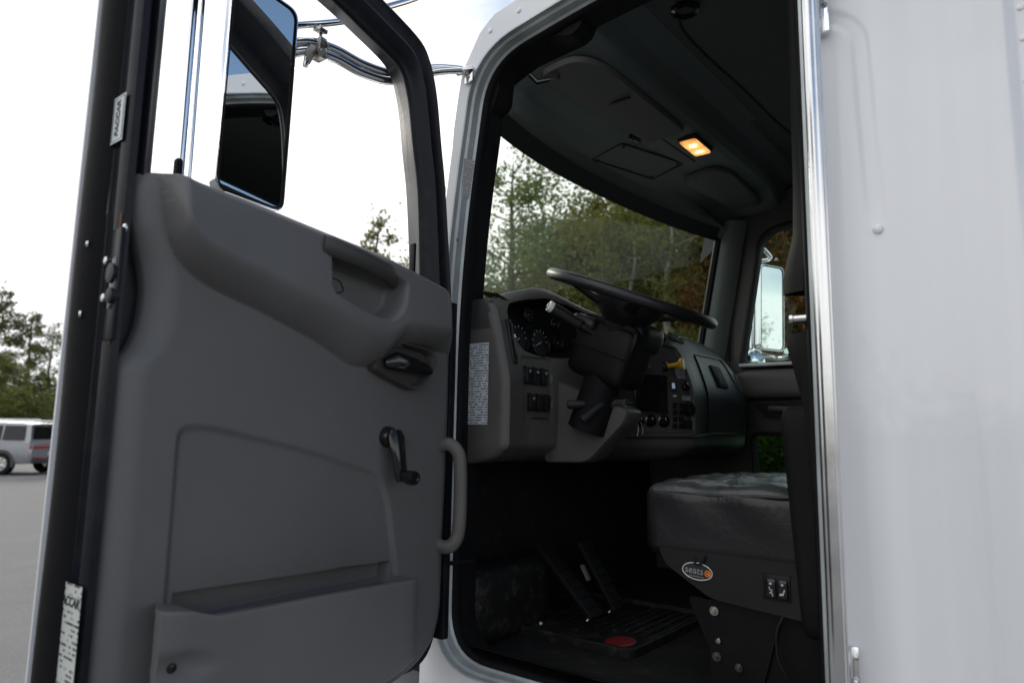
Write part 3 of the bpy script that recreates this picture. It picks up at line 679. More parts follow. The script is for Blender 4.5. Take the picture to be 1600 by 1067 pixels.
# rocker switches left of the column
def rocker(y, z, w=.0185, h=.030, icon=True):
    M = on_dash(y, z, -.004)
    put(M, B().box((0, 0, 0), (w*.62, h*.62, .004), bev=.0015), 'switch_frame', gloss_black, dash)
    put(M, B().soft((0, 0, .006), (w*.5, h*.55, .006), .004, 5, disp=lambda p, d: .0022*abs(p.y)/h if d.z > .5 else 0), 'rocker_switch', black_plastic, dash)
    if icon:
        put(M @ Matrix.Translation((0, h*.28, .0135)), B().box((0, 0, 0), (w*.22, .0012, .0003)).box((0, -.004, 0), (w*.14, .0008, .0003)), 'switch_icon', grey_ink, dash)
for k, y in enumerate((.220, .263, .306)): rocker(y, 1.822, .026, .044)
for k, y in enumerate((.243, .283, .322)): rocker(y, 1.742, .026, .044, k == 0)
put(on_dash(.285, 1.695, .001), B().box((0, 0, 0), (.04, .0012, .0012)), 'panel_gap', black_plastic, dash)
# centre stack
BZ = -.010
put(on_dash(.762, 1.795, BZ), B().box((0, 0, 0), (.062, .066, .006), bev=.003), 'radio', gloss_black, dash)
put(on_dash(.762, 1.795, BZ+.007), B().box((0, -.068, 0), (.066, .002, .004), bev=.001).box((-.064, 0, 0), (.002, .068, .004), bev=.001), 'radio_frame', dash_top, dash)
for y in (.726, .762, .797):
    M = on_dash(y, 1.699, BZ); put(M, B().lathe([(.022, 0), (.022, .004), (.016, .006), (.0145, .018), (.012, .020), (.0005, .020)], (0, 0, 0), (0, 0, 1), 22), 'climate_knob', gloss_black, dash)
    put(M @ Matrix.Translation((0, .008, .0205)), B().box((0, 0, 0), (.0012, .005, .0006)), 'knob_mark', grey_ink, dash)
for k in range(4):
    for j in range(2): 
        M = on_dash(.826+.019*j, 1.755-.024*k, BZ+.002); put(M, B().box((0, 0, .002), (.0075, .009, .004), bev=.002), 'stack_button', black_plastic, dash)
put(on_dash(.826, 1.822, BZ+.002), B().box((0, 0, .001), (.011, .016, .003), bev=.001), 'display_switch', dash_top, dash)
put(on_dash(.826, 1.824, BZ+.0065), B().box((0, 0, 0), (.0055, .010, .0006)), 'display_window', emit('faint blue display', (.45, .55, .68), .25), dash)
put(on_dash(.826, 1.788, BZ+.006), B().box((0, 0, 0), (.006, .0035, .0006)), 'indicator', paper, dash)
put(on_dash(.868, 1.822, BZ+.002), B().lathe([(.014, 0), (.014, .010), (.010, .013), (.0005, .013)], (0, 0, 0), (0, 0, 1), 16), 'stack_knob', gloss_black, dash)
put(on_dash(.872, 1.742, BZ+.002), B().lathe([(.024, 0), (.022, .018), (.017, .020), (.0005, .020)], (0, 0, 0), (0, 0, 1), 20), 'rotary_knob', gloss_black, dash)
put(on_dash(.868, 1.69, BZ+.002), B().box((0, 0, .003), (.018, .014, .004), bev=.002), 'stack_module', gloss_black, dash)
lab2 = printed('stack label', (.5, .53, .57), (.05, .05, .06), .006, 1, 2, wide=.01, fill=.42)
put(on_dash(.868, 1.878, BZ+.0015), B().add([(-.022, -.026, 0), (.022, -.026, 0), (.022, .026, 0), (-.022, .026, 0)], [(0, 1, 2, 3)]), 'warning_label', lab2, dash)
put(on_dash(.868, 1.782, BZ+.0015), B().add([(-.02, -.008, 0), (.02, -.008, 0), (.02, .008, 0), (-.02, .008, 0)], [(0, 1, 2, 3)]), 'warning_label', lab2, dash)
put(on_dash(.735, 1.886, BZ+.012), B().box((0, 0, 0), (.03, .004, .012), bev=.002).lathe([(.012, 0), (.012, .03), (.009, .034), (.0005, .034)], (0, .022, 0), (0, 0, 1), 14), 'brake_valve', chrome_worn, dash)
# yellow push-pull knob, four-sided head on a stem
M = frame(on_dash(.812, 1.893, BZ).translation, (-.15, 1, 0), (-.12, 0, 1))
put(M, B().lathe([(.019, 0), (.017, .012), (.011, .016)], (0, 0, 0), (0, 0, 1), 18), 'knob_collar', gloss_black, dash)
put(M, B().lathe([(.0085, .012), (.0085, .048), (.012, .053), (.021, .062), (.022, .070), (.020, .073), (.0005, .0735)], (0, 0, 0), (0, 0, 1), 18, caps=False), 'park_brake_knob', yellow, dash)
# glove box door drawn by its gap, latch, top vents
GL = rounded([(1.075, 1.962), (1.42, 1.975), (1.46, 1.70), (1.36, 1.665), (1.05, 1.658)], .02, 5)
b = B(); b.tube([tuple(on_dash(y, z, .0012).translation) for y, z in resample(GL, 70)], .0042, 6, closed=True); b.obj('glove_box_gap', black_plastic, dash)
put(on_dash(1.255, 1.885, .003), B().box((0, 0, 0), (.052, .048, .004), bev=.002), 'glove_box_latch', rubber, dash)
put(on_dash(1.262, 1.868, .0075), B().box((0, 0, 0), (.036, .018, .001)), 'latch_recess', rubber, dash)
put(on_dash(1.52, 1.86, .002), B().box((0, 0, 0), (.010, .06, .004), bev=.002), 'vent_slot', gloss_black, dash)
for yc in (.955,):
    put(on_dash(yc, 2.010, .003), B().box((0, 0, 0), (.062, .017, .004), bev=.003), 'vent_frame', black_plastic, dash)
    for k in range(4): put(on_dash(yc, 1.999+.0075*k, .008), B().box((0, 0, 0), (.056, .0014, .003)), 'vent_blade', dash_top, dash)
    put(on_dash(yc+.01, 2.010, .012), B().box((0, 0, 0), (.003, .004, .002)), 'vent_tab', chrome_worn, dash)
put(on_dash(.845, 2.005, .003), B().lathe([(.020, 0), (.018, .006), (.010, .008), (.0005, .006)], (0, 0, 0), (0, 0, 1), 18), 'round_vent', gloss_black, dash)
# polished trim line under the stack
b = B(); b.tube([tuple(on_dash(y, interp(y, [(.66, 1.640), (.82, 1.643), (1.08, 1.657), (1.36, 1.662)]), .004).translation) for y in lin(.665, 1.36, 24)], .004, 8); b.obj('trim_line', dash_top, dash)
# column cover under the wheel
cp = rounded([(-1.26, 1.83), (-1.211, 1.811), (-.972, 1.722), (-.985, 1.686), (-1.115, 1.562), (-1.28, 1.556)], [.01, .02, .015, .02, .03, .02], 4)
b = B(); n = len(cp); cx = -1.12; cz = 1.69
for y, k in ((.388, .96), (.394, .99), (.404, 1.0), (.47, 1.0), (.485, .97)): b.v += [(cx+(x-cx)*k, y, cz+(z-cz)*k) for x, z in cp]
for k in range(4):
    for i in range(n): j = (i+1) % n; b.f.append((k*n+i, k*n+j, (k+1)*n+j, (k+1)*n+i))
b.f.append(tuple(range(n-1, -1, -1))); b.f.append(tuple(4*n+i for i in range(n)))
b.obj('column_cover', dash_grey, dash, 30)
b = B(); b.tube(spline([(-1.0, .49, 1.69), (-.995, .495, 1.67), (-.997, .49, 1.645)], 5), .0025, 8); b.tube(spline([(-.99, .50, 1.69), (-.985, .505, 1.665), (-.986, .50, 1.65)], 5), .002, 8); b.obj('hanging_key', mat('dull key steel', (.2, .19, .18), .45, metal=1), dash)

# ================================================================ STEERING
WC = Vector((-.959, .38, 2.055)); wa = R(21.2); wn = Vector((math.sin(wa), 0, math.cos(wa))); we1 = Vector((0, 1, 0)); we2 = wn.cross(we1)
sw = B().tube([WC+(we1*math.cos(2*math.pi*k/72)+we2*math.sin(2*math.pi*k/72))*.245 for k in range(72)], .0165, 14, closed=True, flat=1.12, upv=wn).obj('steering_wheel', wheel_mat, truck)
for a in (35, 145, 215, 325):
    d = we1*math.cos(R(a))+we2*math.sin(R(a)); q = wn
    B().tube([WC-wn*.045+d*.05, WC-wn*.032+d*.11, WC-wn*.008+d*.19, WC+d*.24], [.026, .022, .018, .015], 10, flat=.45, upv=we1.cross(wn) if abs(d.y) > .5 else we1).obj('spoke', wheel_mat, sw)
B().lathe([(.001, -.085), (.05, -.085), (.07, -.07), (.105, -.035), (.112, -.015), (.10, .002), (.06, .012), (.001, .014)], WC, wn, 36).obj('hub', wheel_mat, sw)
ax = wn
col = B().tube([WC-wn*.06, WC-wn*.16, WC-wn*.42], [.05, .055, .06], 20).obj('steering_column', rubber, truck)
rotc = Matrix.Rotation(wa*1.0, 3, 'Y'); shroud_mat = mat('shroud plastic', (.007, .007, .0075), .5, spec=.2, var=.15, bump=.1, bscale=500)
def shr(p, d): return -.012*smooth((p.z-.0)/.1)*(1 if abs(d.y) > .5 else 0)
B().soft((-1.035, .40, 1.900), (.104, .080, .096), .034, 12, rot=rotc, disp=shr).obj('column_shroud', shroud_mat, col)
B().box((-1.035, .318, 1.895), (.100, .0012, .0016), rot=rotc).obj('shroud_seam', gloss_black, col)
screw(col, (-1.10, .3195, 1.868), (0, -1, 0), .004, gloss_black)
B().soft((-1.085, .375, 1.985), (.045, .07, .022), .02, 8, rot=rotc).obj('shroud_cap', wheel_mat, col)
B().soft((-.965, .43, 1.945), (.06, .08, .045), .03, 8, rot=rotc).obj('shroud_collar', black_plastic, col)
p0, p1 = Vector((-1.05, .345, 1.945)), Vector((-1.144, .22, 2.025)); dd = (p1-p0).normalized()
B().tube([p0, p0.lerp(p1, .35), p0.lerp(p1, .38), p1-dd*.012], [.011, .012, .0165, .0175], 16).obj('signal_stalk', wheel_mat, col)
B().lathe([(.0165, -.012), (.0172, -.002), (.0160, .002), (.0105, .0028)], p1, dd, 22, caps=False).obj('stalk_ring', paper, col)
B().lathe([(.0106, .0), (.0104, .004), (.006, .006), (.0005, .006)], p1, dd, 18).obj('stalk_button', wheel_mat, col)
q0, q1 = Vector((-.975, .42, 1.745)), Vector((-1.126, .30, 1.736)); dq = (q1-q0).normalized()
B().tube([q0, q0.lerp(q1, .72), q0.lerp(q1, .75), q1-dq*.004, q1+dq*.004], [.007, .007, .0125, .0135, .009], 14).obj('tilt_lever', black_plastic, col)
b = B(); b.tube([q0.lerp(q1, .1+.42*k/90)+Vector((0, math.cos(k*1.05), math.sin(k*1.05)))*.0105 for k in range(91)], .0022, 6); b.obj('lever_spring', steel, col)
B().tube([(-1.02, .37, 1.76), (-1.045, .335, 1.725), (-1.075, .30, 1.688)], [.008, .011, .013], 10, flat=.6).obj('brake_paddle', black_plastic, col)
B().tube([(-1.02, .38, 1.81), (-1.021, .37, 1.76)], .004, 8).obj('lever_rod', steel, col)

# ================================================================ SEAT
seat = bpy.data.objects.new('driver_seat', None); seat.empty_display_size = .1; link(seat, truck)
def wr(p, d):
    w = .010*math.sin(p.x*3+1)
    if d.z > .4:   # crown, seam gathers towards the front corner
        w = .022*(1-(p.x/.3)**2)*(1-(p.y/.28)**2)+.0035*math.sin(p.x*62+p.y*25+3*math.sin(p.y*14))*smooth((.29-abs(p.y+.05))/.2)+.003*math.sin(p.y*48-p.x*31)
    elif d.y < -.4:
        w = .004*math.sin(p.x*34+2*math.sin(p.z*18))*smooth((p.z+.06)/.12)+.006*math.sin(p.z*22)
    return w
top_seam = 0.012
cush = B().soft((-.545, .46, 1.440), (.285, .265, .090), .038, 34, disp=wr).obj('cushion', leather, seat, 80)
cush.data.materials.append(leather_top)
for p in cush.data.polygons:
    if p.center.z > 1.512: p.material_index = 1
sm = [(-.548+x, .46+y, 1.503+.02*(x+.28)/.56) for x, y in rounded([(-.279, -.262), (.28, -.262), (.28, .262), (-.279, .262)], .05, 6)]
B().tube(sm, .0042, 8, closed=True).obj('piping', leather, seat)
bk = B().soft((-.30, .46, 1.95), (.075, .245, .42), .06, 14, rot=Matrix.Rotation(R(7), 3, 'Y'), disp=lambda p, d: .004*math.sin(p.z*19)).obj('backrest', rubber, seat, 80)
B().soft((-.412, .170, 1.475), (.045, .024, .245), .026, 10, rot=Matrix.Rotation(R(-4), 3, 'Y')).obj('side_bolster', rubber, seat, 80)
sp = rounded([(-.795, 1.385), (-.775, 1.335), (-.735, 1.312), (-.657, 1.268), (-.36, 1.245), (-.30, 1.37), (-.50, 1.375)], [.02, .02, .03, .02, .02, .02, .05], 4)
B().prism(sp, lambda a, c, d: (a, d, c), .205, .70).obj('seat_pan', black_plastic, seat, 30)
B().prism(rounded([(-.73, 1.262), (-.40, 1.24), (-.40, 1.03), (-.62, 1.03)], .02, 3), lambda a, c, d: (a, d, c), .235, .68).obj('pedestal', rubber, seat, 30)
B().prism(rounded([(-.675, 1.262), (-.50, 1.255), (-.56, 1.04), (-.665, 1.04)], .01, 3), lambda a, c, d: (a, d, c), .224, .236).obj('bracket', rubber, seat, 30)
bolt(seat, (-.656, .221, 1.238), (0, -1, 0), .0072); dark_steel = mat('grimy steel', (.16, .15, .135), .4, metal=1, var=.3, vscale=60, dust=.5, dustcol=(.08, .06, .045)); screw(seat, (-.647, .221, 1.171), (0, -1, 0), .007, steel, name='bolt'); bolt(seat, (-.600, .221, 1.121), (0, -1, 0), .006, m=dark_steel); bolt(seat, (-.652, .221, 1.135), (0, -1, 0), .007, m=dark_steel)
b = B(); b.tube(spline([(-.49, .21, 1.26), (-.506, .205, 1.22), (-.503, .2, 1.165), (-.478, .2, 1.12), (-.45, .22, 1.05)], 6), .003, 8); b.obj('cable', black_plastic, seat)
# oval maker badge, switches with pictograms
ml = frame((-.689, .2035, 1.327), (1, 0, -.06), (0, 0, 1))
def oval(rx, ry, n=36): return [(rx*math.cos(2*math.pi*k/n), ry*math.sin(2*math.pi*k/n)) for k in range(n)]
bd = B().add([ml @ Vector((x, y, 0)) for x, y in oval(.0375, .0195)], [tuple(range(36))]).obj('badge', ink, seat)
B().tube([ml @ Vector((x, y, .001)) for x, y in oval(.0375, .0195)], .0011, 6, closed=True).obj('badge_rim', paper, seat)
text('badge_lettering', 'seats', .024, mat('badge grey', (.32, .32, .33), .4, var=.03), seat, ml @ Matrix.Translation((-.008, .001, .001)), sx=.98)
text('badge_lettering', 'INCORPORATED', .0048, mat('badge grey', (.32, .32, .33)), seat, ml @ Matrix.Translation((-.001, -.0125, .001)))
B().add([ml @ Vector((.0265+x, y-.001, .0012)) for x, y in oval(.0082, .0082, 24)], [tuple(range(24))]).obj('badge_dot', orange_ink, seat)
B().tube([ml @ Vector((.0265+.0045*math.cos(R(a)), -.001+.0045*math.sin(R(a)), .0016)) for a in range(60, 301, 20)], .0009, 5).obj('badge_ring', ink, seat)
for k, x in enumerate((-.514, -.4885)):
    mk = frame((x, .2035, 1.314), (1, 0, 0), (0, 0, 1))
    put(mk, B().soft((0, 0, .002), (.0115, .021, .006), .004, 6), 'seat_switch', gloss_black, seat)
    put(mk @ Matrix.Translation((0, .011, .0085)), B().box((0, 0, 0), (.0032, .0008, .0003)).box((0, 0, 0.00005), (.0008, .0032, .0003)), 'switch_icon', paper, seat)
    if k == 0: put(mk @ Matrix.Translation((0, -.004, .0085)), B().tube([(-.003, .008, 0), (-.002, .002, 0), (.003, .001, 0), (.002, -.003, 0), (-.003, -.005, 0), (.004, -.006, 0), (.004, -.012, 0)], .001, 5), 'switch_icon', paper, seat)
    else: put(mk @ Matrix.Translation((0, -.006, .0085)), B().tube([(-.006, -.005, 0), (.001, -.005, 0), (.005, .007, 0)], .0014, 5).tube([(-.005, -.0025, 0), (.0, -.0025, 0)], .001, 5), 'switch_icon', paper, seat)
put(frame((-.503, .203, 1.316), (1, 0, 0), (0, 0, 1)), B().box((0, 0, 0), (.03, .028, .002), bev=.001), 'switch_plate', black_paint, seat)
b = B(); b.tube(spline([(-.70, .203, 1.362), (-.69, .197, 1.345), (-.675, .197, 1.348), (-.668, .203, 1.365)], 5), .003, 6); b.obj('lever_hook', black_paint, seat)

# ================================================================ PEDALS
def pedal(a, bq, w, nm):
    a, bq = Vector(a), Vector(bq); d = (bq-a).normalized(); s_ = Vector((0, 1, 0)); nrm = d.cross(s_).normalized()
    if nrm.x < 0: nrm = -nrm
    Mx = Matrix((d, s_, nrm)).transposed()
    p = B().box((a+bq)/2, ((bq-a).length/2, w, .009), rot=Mx, bev=.006).obj(nm, rubber, truck)
    for k in range(7):
        c = a.lerp(bq, .12+.76*k/6)+nrm*.010; B().box(c, (.005, w*.8, .003), rot=Mx, bev=.001).obj('tread_rib', rubber, p)
    return p
p1_ = pedal((-1.325, .45, 1.295), (-1.115, .45, 1.10), .036, 'brake_pedal')
p2_ = pedal((-1.245, .575, 1.295), (-1.11, .575, 1.10), .032, 'accelerator_pedal')
for y in (.43, .56): screw(truck, (-1.125, y-.02, 1.098), (.6, -.3, .8), .006, chrome_worn, name='pedal_pin')
B().box((-1.20, .52, 1.21), (.004, .009, .026), rot=Matrix.Rotation(R(-30), 3, 'Y'), bev=.001).obj('pedal_bracket', trim_grey, p2_)
screw(truck, (-1.26, .36, 1.075), (.7, -.5, .5), .007, chrome_worn, name='floor_screw')

# ================================================================ FLOOR MAT (a loose thing)
FM = Vector((-1.22, .66, 1.024))
mat_root = root('floor_mat', FM, 'black ribbed rubber floor mat with a red oval badge, under the pedals', 'floor mat')
mo = rounded([(-1.50, .37), (-.965, .385), (-.955, .95), (-1.48, .93)], .04, 5)
b = B(); n = len(mo); cx, cy = -1.22, .66
for k, z in ((1.0, 1.023), (1.0, 1.046), (.985, 1.05), (.955, 1.05), (.945, 1.036)): b.v += [(cx+(x-cx)*k, cy+(y-cy)*k, z) for x, y in mo]
for k in range(4):
    for i in range(n): j = (i+1) % n; b.f.append((k*n+i, k*n+j, (k+1)*n+j, (k+1)*n+i))
b.f.append(tuple(4*n+i for i in range(n))); b.obj('mat_tray', rubber_mat, mat_root, 40)
for k in range(15):
    x = -1.44+.032*k
    if abs(x+1.06) < .0: continue
    B().tube([(x, .56+.02*(k % 2), 1.038), (x, .90, 1.038)], .005, 6).obj('rib', rubber_mat, mat_root)
for k in range(11):
    y = .41+.013*k
    B().tube([(-1.46, y, 1.038), (-1.13, y, 1.038)], .004, 6).obj('rib', rubber_mat, mat_root)
b = B().lathe([(.0005, .004), (.050, .004), (.056, .002), (.058, 0)], (0, 0, 0), (0, 0, 1), 28)
o = b.obj('red_badge', red_dull, mat_root); o.data.transform(Matrix.Translation((-1.05, .475, 1.0375)) @ Matrix.Diagonal((.75, 1.0, 1.0, 1.0)))

# ================================================================ DRIVER DOOR (swung square to the cab; s runs from the hinge to the latch, y = -s)
door = bpy.data.objects.new('driver_door', None); door.empty_display_size = .1; link(door, truck)
# --- window frame ring and lower shell
inn = [(.166, 2.02), (.166, 2.072), (.183, 2.287), (.208, 2.414), (.228, 2.52), (.248, 2.580), (.268, 2.606), (.300, 2.622), (.383, 2.647), (.489, 2.679), (.62, 2.705), (.76, 2.718), (.82, 2.712), (.858, 2.685), (.870, 2.64), (.872, 2.40), (.873, 2.02)]
ouu = [(.056, 2.02), (.058, 2.045), (.092, 2.314), (.112, 2.43), (.131, 2.545), (.147, 2.612), (.168, 2.665), (.205, 2.708), (.30, 2.742), (.42, 2.772), (.58, 2.798), (.76, 2.815), (.87, 2.812), (.912, 2.79), (.925, 2.74), (.925, 2.40), (.925, 2.02)]
b = B(); prof = [(.45, -1.385), (.27, -1.325), (.13, -1.305), (.0, -1.296), (.04, -1.288), (.16, -1.284), (.20, -1.278), (.42, -1.268), (.50, -1.272), (.56, -1.280), (.78, -1.278), (.88, -1.272), (.97, -1.280), (1.0, -1.296), (1.0, -1.38), (.9, -1.392), (.55, -1.392), (.45, -1.385)]
ii = spline([(a, c, 0) for a, c in inn], 4); oo = spline([(a, c, 0) for a, c in ouu], 4); m_ = len(ii)
for w, x in prof:
    b.v += [(x, -(p.x+(q.x-p.x)*w), p.y+(q.y-p.y)*w) for p, q in zip(ii, oo)]
for k in range(len(prof)-1):
    for i in range(m_-1): b.f.append((k*m_+i, k*m_+i+1, (k+1)*m_+i+1, (k+1)*m_+i))
wf = b.obj('window_frame', black_paint, door, 40)
# grey window run inside the front post
b = B(); b.tube([(-1.300, -(p.x+(q.x-p.x)*.045), p.y+(q.y-p.y)*.045) for p, q in list(zip(ii, oo))[2:m_-3]], .0035, 8); b.obj('window_run', trim_dark, door)
# rubber sweep strip along the belt
b = B(); b.tube([(-1.325, -s_, 2.075-.05*(.87-s_)/.7*1.0) for s_ in lin(.16, .875, 12)], .011, 8); b.obj('belt_strip', rubber, door)
B().box((-1.33, -.163, 2.10), (.010, .004, .055), bev=.002).obj('glass_guide', black_paint, door)
shell = rounded([(.058, 2.03), (.058, 1.05), (.925, 1.05), (.925, 2.04)], [.02, .11, .05, .02], 8)
B().prism(shell, lambda s_, z, d: (d, -s_, z), -1.385, -1.304).obj('door_shell', black_paint, door, 30)
skin = rounded([(.045, 2.03), (.040, 1.03), (.945, 1.03), (.945, 2.05), (.5, 2.04)], [.01, .12, .05, .01, .1], 8)
B().prism(skin, lambda s_, z, d: (d, -s_, z), -1.397, -1.391).obj('door_skin', white, door, 30)
B().box((-1.281, -.066, 1.56), (.023, .0115, .44), bev=.004).obj('hinge_flange', black_paint, door)
# --- latch face: stepped black edge with a fat rubber bulb, painted flange outside
lp = [(-1.262, -.912), (-1.264, -.924), (-1.270, -.928), (-1.288, -.930), (-1.292, -.925), (-1.30, -.922), (-1.322, -.922), (-1.326, -.928), (-1.332, -.943), (-1.342, -.952), (-1.358, -.957), (-1.374, -.955), (-1.384, -.948)]
b = B(); zs = lin(1.04, 2.79, 30); b.grid(lambda p, z: (p[0], p[1], z), lp[:8], zs); lf = b.obj('latch_face', black_paint, door, 40)
b = B(); b.grid(lambda p, z: (p[0], p[1]+.0015*math.sin(z*9), z), lp[7:], zs); b.obj('bulb_seal', rubber, door, 60)
b = B(); b.add([(-1.388, -.946, 1.03), (-1.390, -.957, 1.03), (-1.393, -.958, 1.03), (-1.397, -.95, 1.03), (-1.388, -.943, 2.78), (-1.390, -.954, 2.79), (-1.394, -.955, 2.79), (-1.398, -.95, 2.79)], [(0, 1, 5, 4), (1, 2, 6, 5), (2, 3, 7, 6)]); b.obj('door_edge', white, door, 30)
# latch: plate, mouth, two jaws, screws
B().box((-1.268, -.9275, 1.895), (.020, .004, .10), bev=.003).obj('latch_plate', black_paint, door)
B().box((-1.270, -.9300, 1.895), (.016, .003, .046), bev=.002).obj('latch_mouth', gloss_black, door)
B().lathe([(.018, 0), (.018, .012), (.010, .014)], (-1.268, -.925, 1.913), (0, -1, 0), 14).obj('latch_jaw', black_paint, door)
B().lathe([(.014, 0), (.014, .014), (.009, .016)], (-1.258, -.925, 1.872), (0, -1, 0), 14).obj('latch_jaw', black_plastic, door)
for x, z in ((-1.215, 1.995), (-1.310, 1.942), (-1.306, 1.874)): screw(door, (x if x < -1.3 else -1.2585, -.927 if x < -1.3 else -.921, z), (0, -1, 0), .0085, chrome_worn)
for z in (1.972, 1.845): screw(door, (-1.337, -.949, z), (-.5, -1, 0), .0065, chrome_worn)
rust = mat('rust streak', (.16, .07, .035), .8, var=.4, vscale=40)
for z, h in ((2.0, .022), (1.90, .0), (1.81, .020)):
    if h: B().box((-1.2640, -.9280, z), (.0016, .001, h)).obj('rust_streak', rust, door)
# stickers on the latch face
mS = frame((-1.301, -.9342, 2.205), (0, 0, 1), (-1, 0, .02))
st1 = printed('maker sticker paper', (.50, .56, .58), (.46, .52, .54), .01, 2, 0)
put(mS, B().add([(-.045, -.0245, 0), (.045, -.0245, 0), (.045, .0245, 0), (-.045, .0245, 0)], [(0, 1, 2, 3)]), 'maker_sticker', mat('sticker silver', (.60, .66, .68), .35, var=.06), door)
text('sticker_lettering', 'PACCAR', .0195, ink, door, mS @ Matrix.Translation((0, .001, .0006)), shear=.25, bold=.0007, sx=.92)
b = B()
for a, c in ((-.041, -.0205), (.041, -.0205), (.041, .0205), (-.041, .0205)): b.v.append(tuple(mS @ Vector((a, c, .0005))))
b2 = B().tube(b.v, .0005, 4, closed=True).obj('sticker_border', ink, door)
mS = frame((-1.307, -.9342, 1.29), (1, 0, 0), (0, 0, 1))
vin = printed('certification label paper', (.60, .63, .60), (.04, .04, .045), .0088, 0, 2, wide=.016, fill=.50)
put(mS, B().add([(-.047, -.15, 0), (.047, -.15, 0), (.047, .098, 0), (-.047, .098, 0)], [(0, 1, 2, 3)]), 'certification_label', vin, door)
put(mS, B().add([(-.044, .058, .0004), (.044, .058, .0004), (.044, .08, .0004), (-.044, .08, .0004)], [(0, 1, 2, 3)]), 'label_heading', mat('label heading paper', (.60, .63, .60), .4, var=.04), door)
text('label_lettering', 'PACCAR', .0225, ink, door, mS @ Matrix.Translation((.002, .069, .0009)), shear=.25, bold=.0006, sx=.92)

# --- moulded inner trim
LE = [(1.04, .915), (1.238, .918), (1.56, .918), (1.742, .918), (1.765, .908), (1.789, .890), (1.837, .876), (1.884, .873), (1.929, .879), (1.974, .892), (2.027, .908), (2.073, .914), (2.098, .908), (2.12, .893)]
def left_s(z): return hermite(z, [a for a, _ in LE], [c for _, c in LE])
def right_s(z): return hermite(z, [1.05, 1.075, 1.099, 1.143, 1.218, 1.36, 1.607, 1.845, 1.98, 2.02], [.30, .197, .145, .101, .084, .083, .076, .076, .084, .10])
TOP = [(.07, 1.985), (.10, 2.008), (.14, 2.018), (.28, 2.046), (.36, 2.060), (.52, 2.077), (.70, 2.095), (.83, 2.104), (.88, 2.110), (.905, 2.104), (.92, 2.085)]
def top_z(s_): return hermite(s_, [a for a, _ in TOP], [c for _, c in TOP])
LOW = [(.05, 1.852), (.17, 1.857), (.30, 1.845), (.36, 1.800), (.403, 1.795), (.528, 1.842), (.655, 1.885), (.766, 1.917), (.817, 1.944), (.844, 1.98), (.857, 2.024), (.874, 2.09), (.93, 2.16)]
def low_z(s_): return hermite(s_, [a for a, _ in LOW], [c for _, c in LOW])
INSET = rounded([(.800, 1.30), (.800, 1.650), (.745, 1.650), (.52, 1.603), (.318, 1.545), (.288, 1.49), (.248, 1.30)], [.01, .05, .05, .05, .05, .03, .01], 5)
POCK = rounded([(.528, 1.945), (.528, 2.040), (.45, 2.028), (.335, 2.008), (.312, 2.0), (.325, 1.935), (.36, 1.902), (.44, 1.912)], [.015, .01, .02, .02, .02, .03, .03, .04], 5)
def trim_x(s_, z):
    x = -1.250
    lo, hi = low_z(s_), top_z(s_); h = hi-lo
    if z > lo and h > .004:
        q = (z-lo)/h; A = .074*smooth(h/.13)**.7*(.12+.88*smooth((s_-.075)/.10))
        if q < .32: k = math.sin(math.pi/2*q/.32)**.85
        elif q < .86: k = 1-.18*((q-.32)/.54)**1.3
        else: k = .82-.42*((q-.86)/.14)**2.2
        x += A*k
    if .28 < s_ < .56 and 1.87 < z < 2.07:
        d = poly_sd((s_, z), POCK); w = smooth((.006-d)/(.014 if s_ > .50 else .026)); x = x*(1-w)+(-1.243)*w
    if .23 < s_ < .82 and 1.28 < z < 1.67:
        d = poly_sd((s_, z), INSET); x -= .009*smooth((.005-d)/.010)
        if z < 1.36: x -= .036*smooth((1.343+.012*(s_-.3)/.5-z)/.004)*smooth((.786-s_)/.006)*smooth((s_-.268)/.006)
    dl = left_s(z)-s_
    if dl < .055: x -= .030*(1-max(0, dl)/.055)**2.0
    dr = s_-right_s(z)
    if dr < .03: x -= .016*(1-max(0, dr)/.03)**2
    x += .0015*math.sin(s_*11+z*5)
    return x
def trim_pt(a, bb):
    if bb <= 1:
        z = 1.05+1.0*bb
        for _ in range(4):
            l, r = left_s(min(z, 2.115)), right_s(z); s_ = r+(l-r)*a; z = 1.05+(top_z(s_)-1.05)*bb
    return s_, z
b = B(); na, nb = 150, 190
As = lin(0, .06, 10)+lin(.06, .90, 190)[1:]+lin(.90, 1, 22)[1:]; Bs = lin(0, .22, 20)+lin(.22, .32, 44)[1:]+lin(.32, .62, 60)[1:]+lin(.62, .96, 118)[1:]+lin(.96, 1, 16)[1:]
pts = [[None]*len(Bs) for _ in As]
for i, a in enumerate(As):
    for k, bb in enumerate(Bs):
        s_, z = trim_pt(a, bb); pts[i][k] = (trim_x(s_, z), -s_, z)
vv = []; NA, NB = len(As), len(Bs)
def back(p): return (-1.303, p[1], p[2])
full = []
for i in range(-1, NA+1):
    row = []
    for k in range(-1, NB+1):
        ci, ck = max(0, min(NA-1, i)), max(0, min(NB-1, k)); p = pts[ci][ck]
        row.append(back(p) if (i != ci or k != ck) else p)
    full.append(row)
for row in full: b.v += row
m_ = NB+2
for i in range(NA+1):
    for k in range(NB+1): b.f.append((i*m_+k, (i+1)*m_+k, (i+1)*m_+k+1, i*m_+k+1))
trim = b.obj('trim_panel', trim_grey, door, 50, fix=False)
# pull bar over the grip pocket
b = B(); b.tube([(-1.196, -.552, 2.042), (-1.190, -.535, 2.040), (-1.190, -.45, 2.030), (-1.194, -.375, 2.018), (-1.206, -.345, 2.010), (-1.222, -.325, 2.004)], [.022, .0235, .0225, .022, .021, .017], 18, upv=(0, 0, 1), flat=.82); b.obj('pull_handle', trim_dark, door)
b = B(); b.tube([(-1.2415, -y, z) for y, z in rounded([(.525, 1.958), (.525, 1.99), (.468, 1.984), (.455, 1.962), (.47, 1.955)], .006, 3)], .0016, 6, closed=True); b.obj('switch_blank', black_plastic, door)
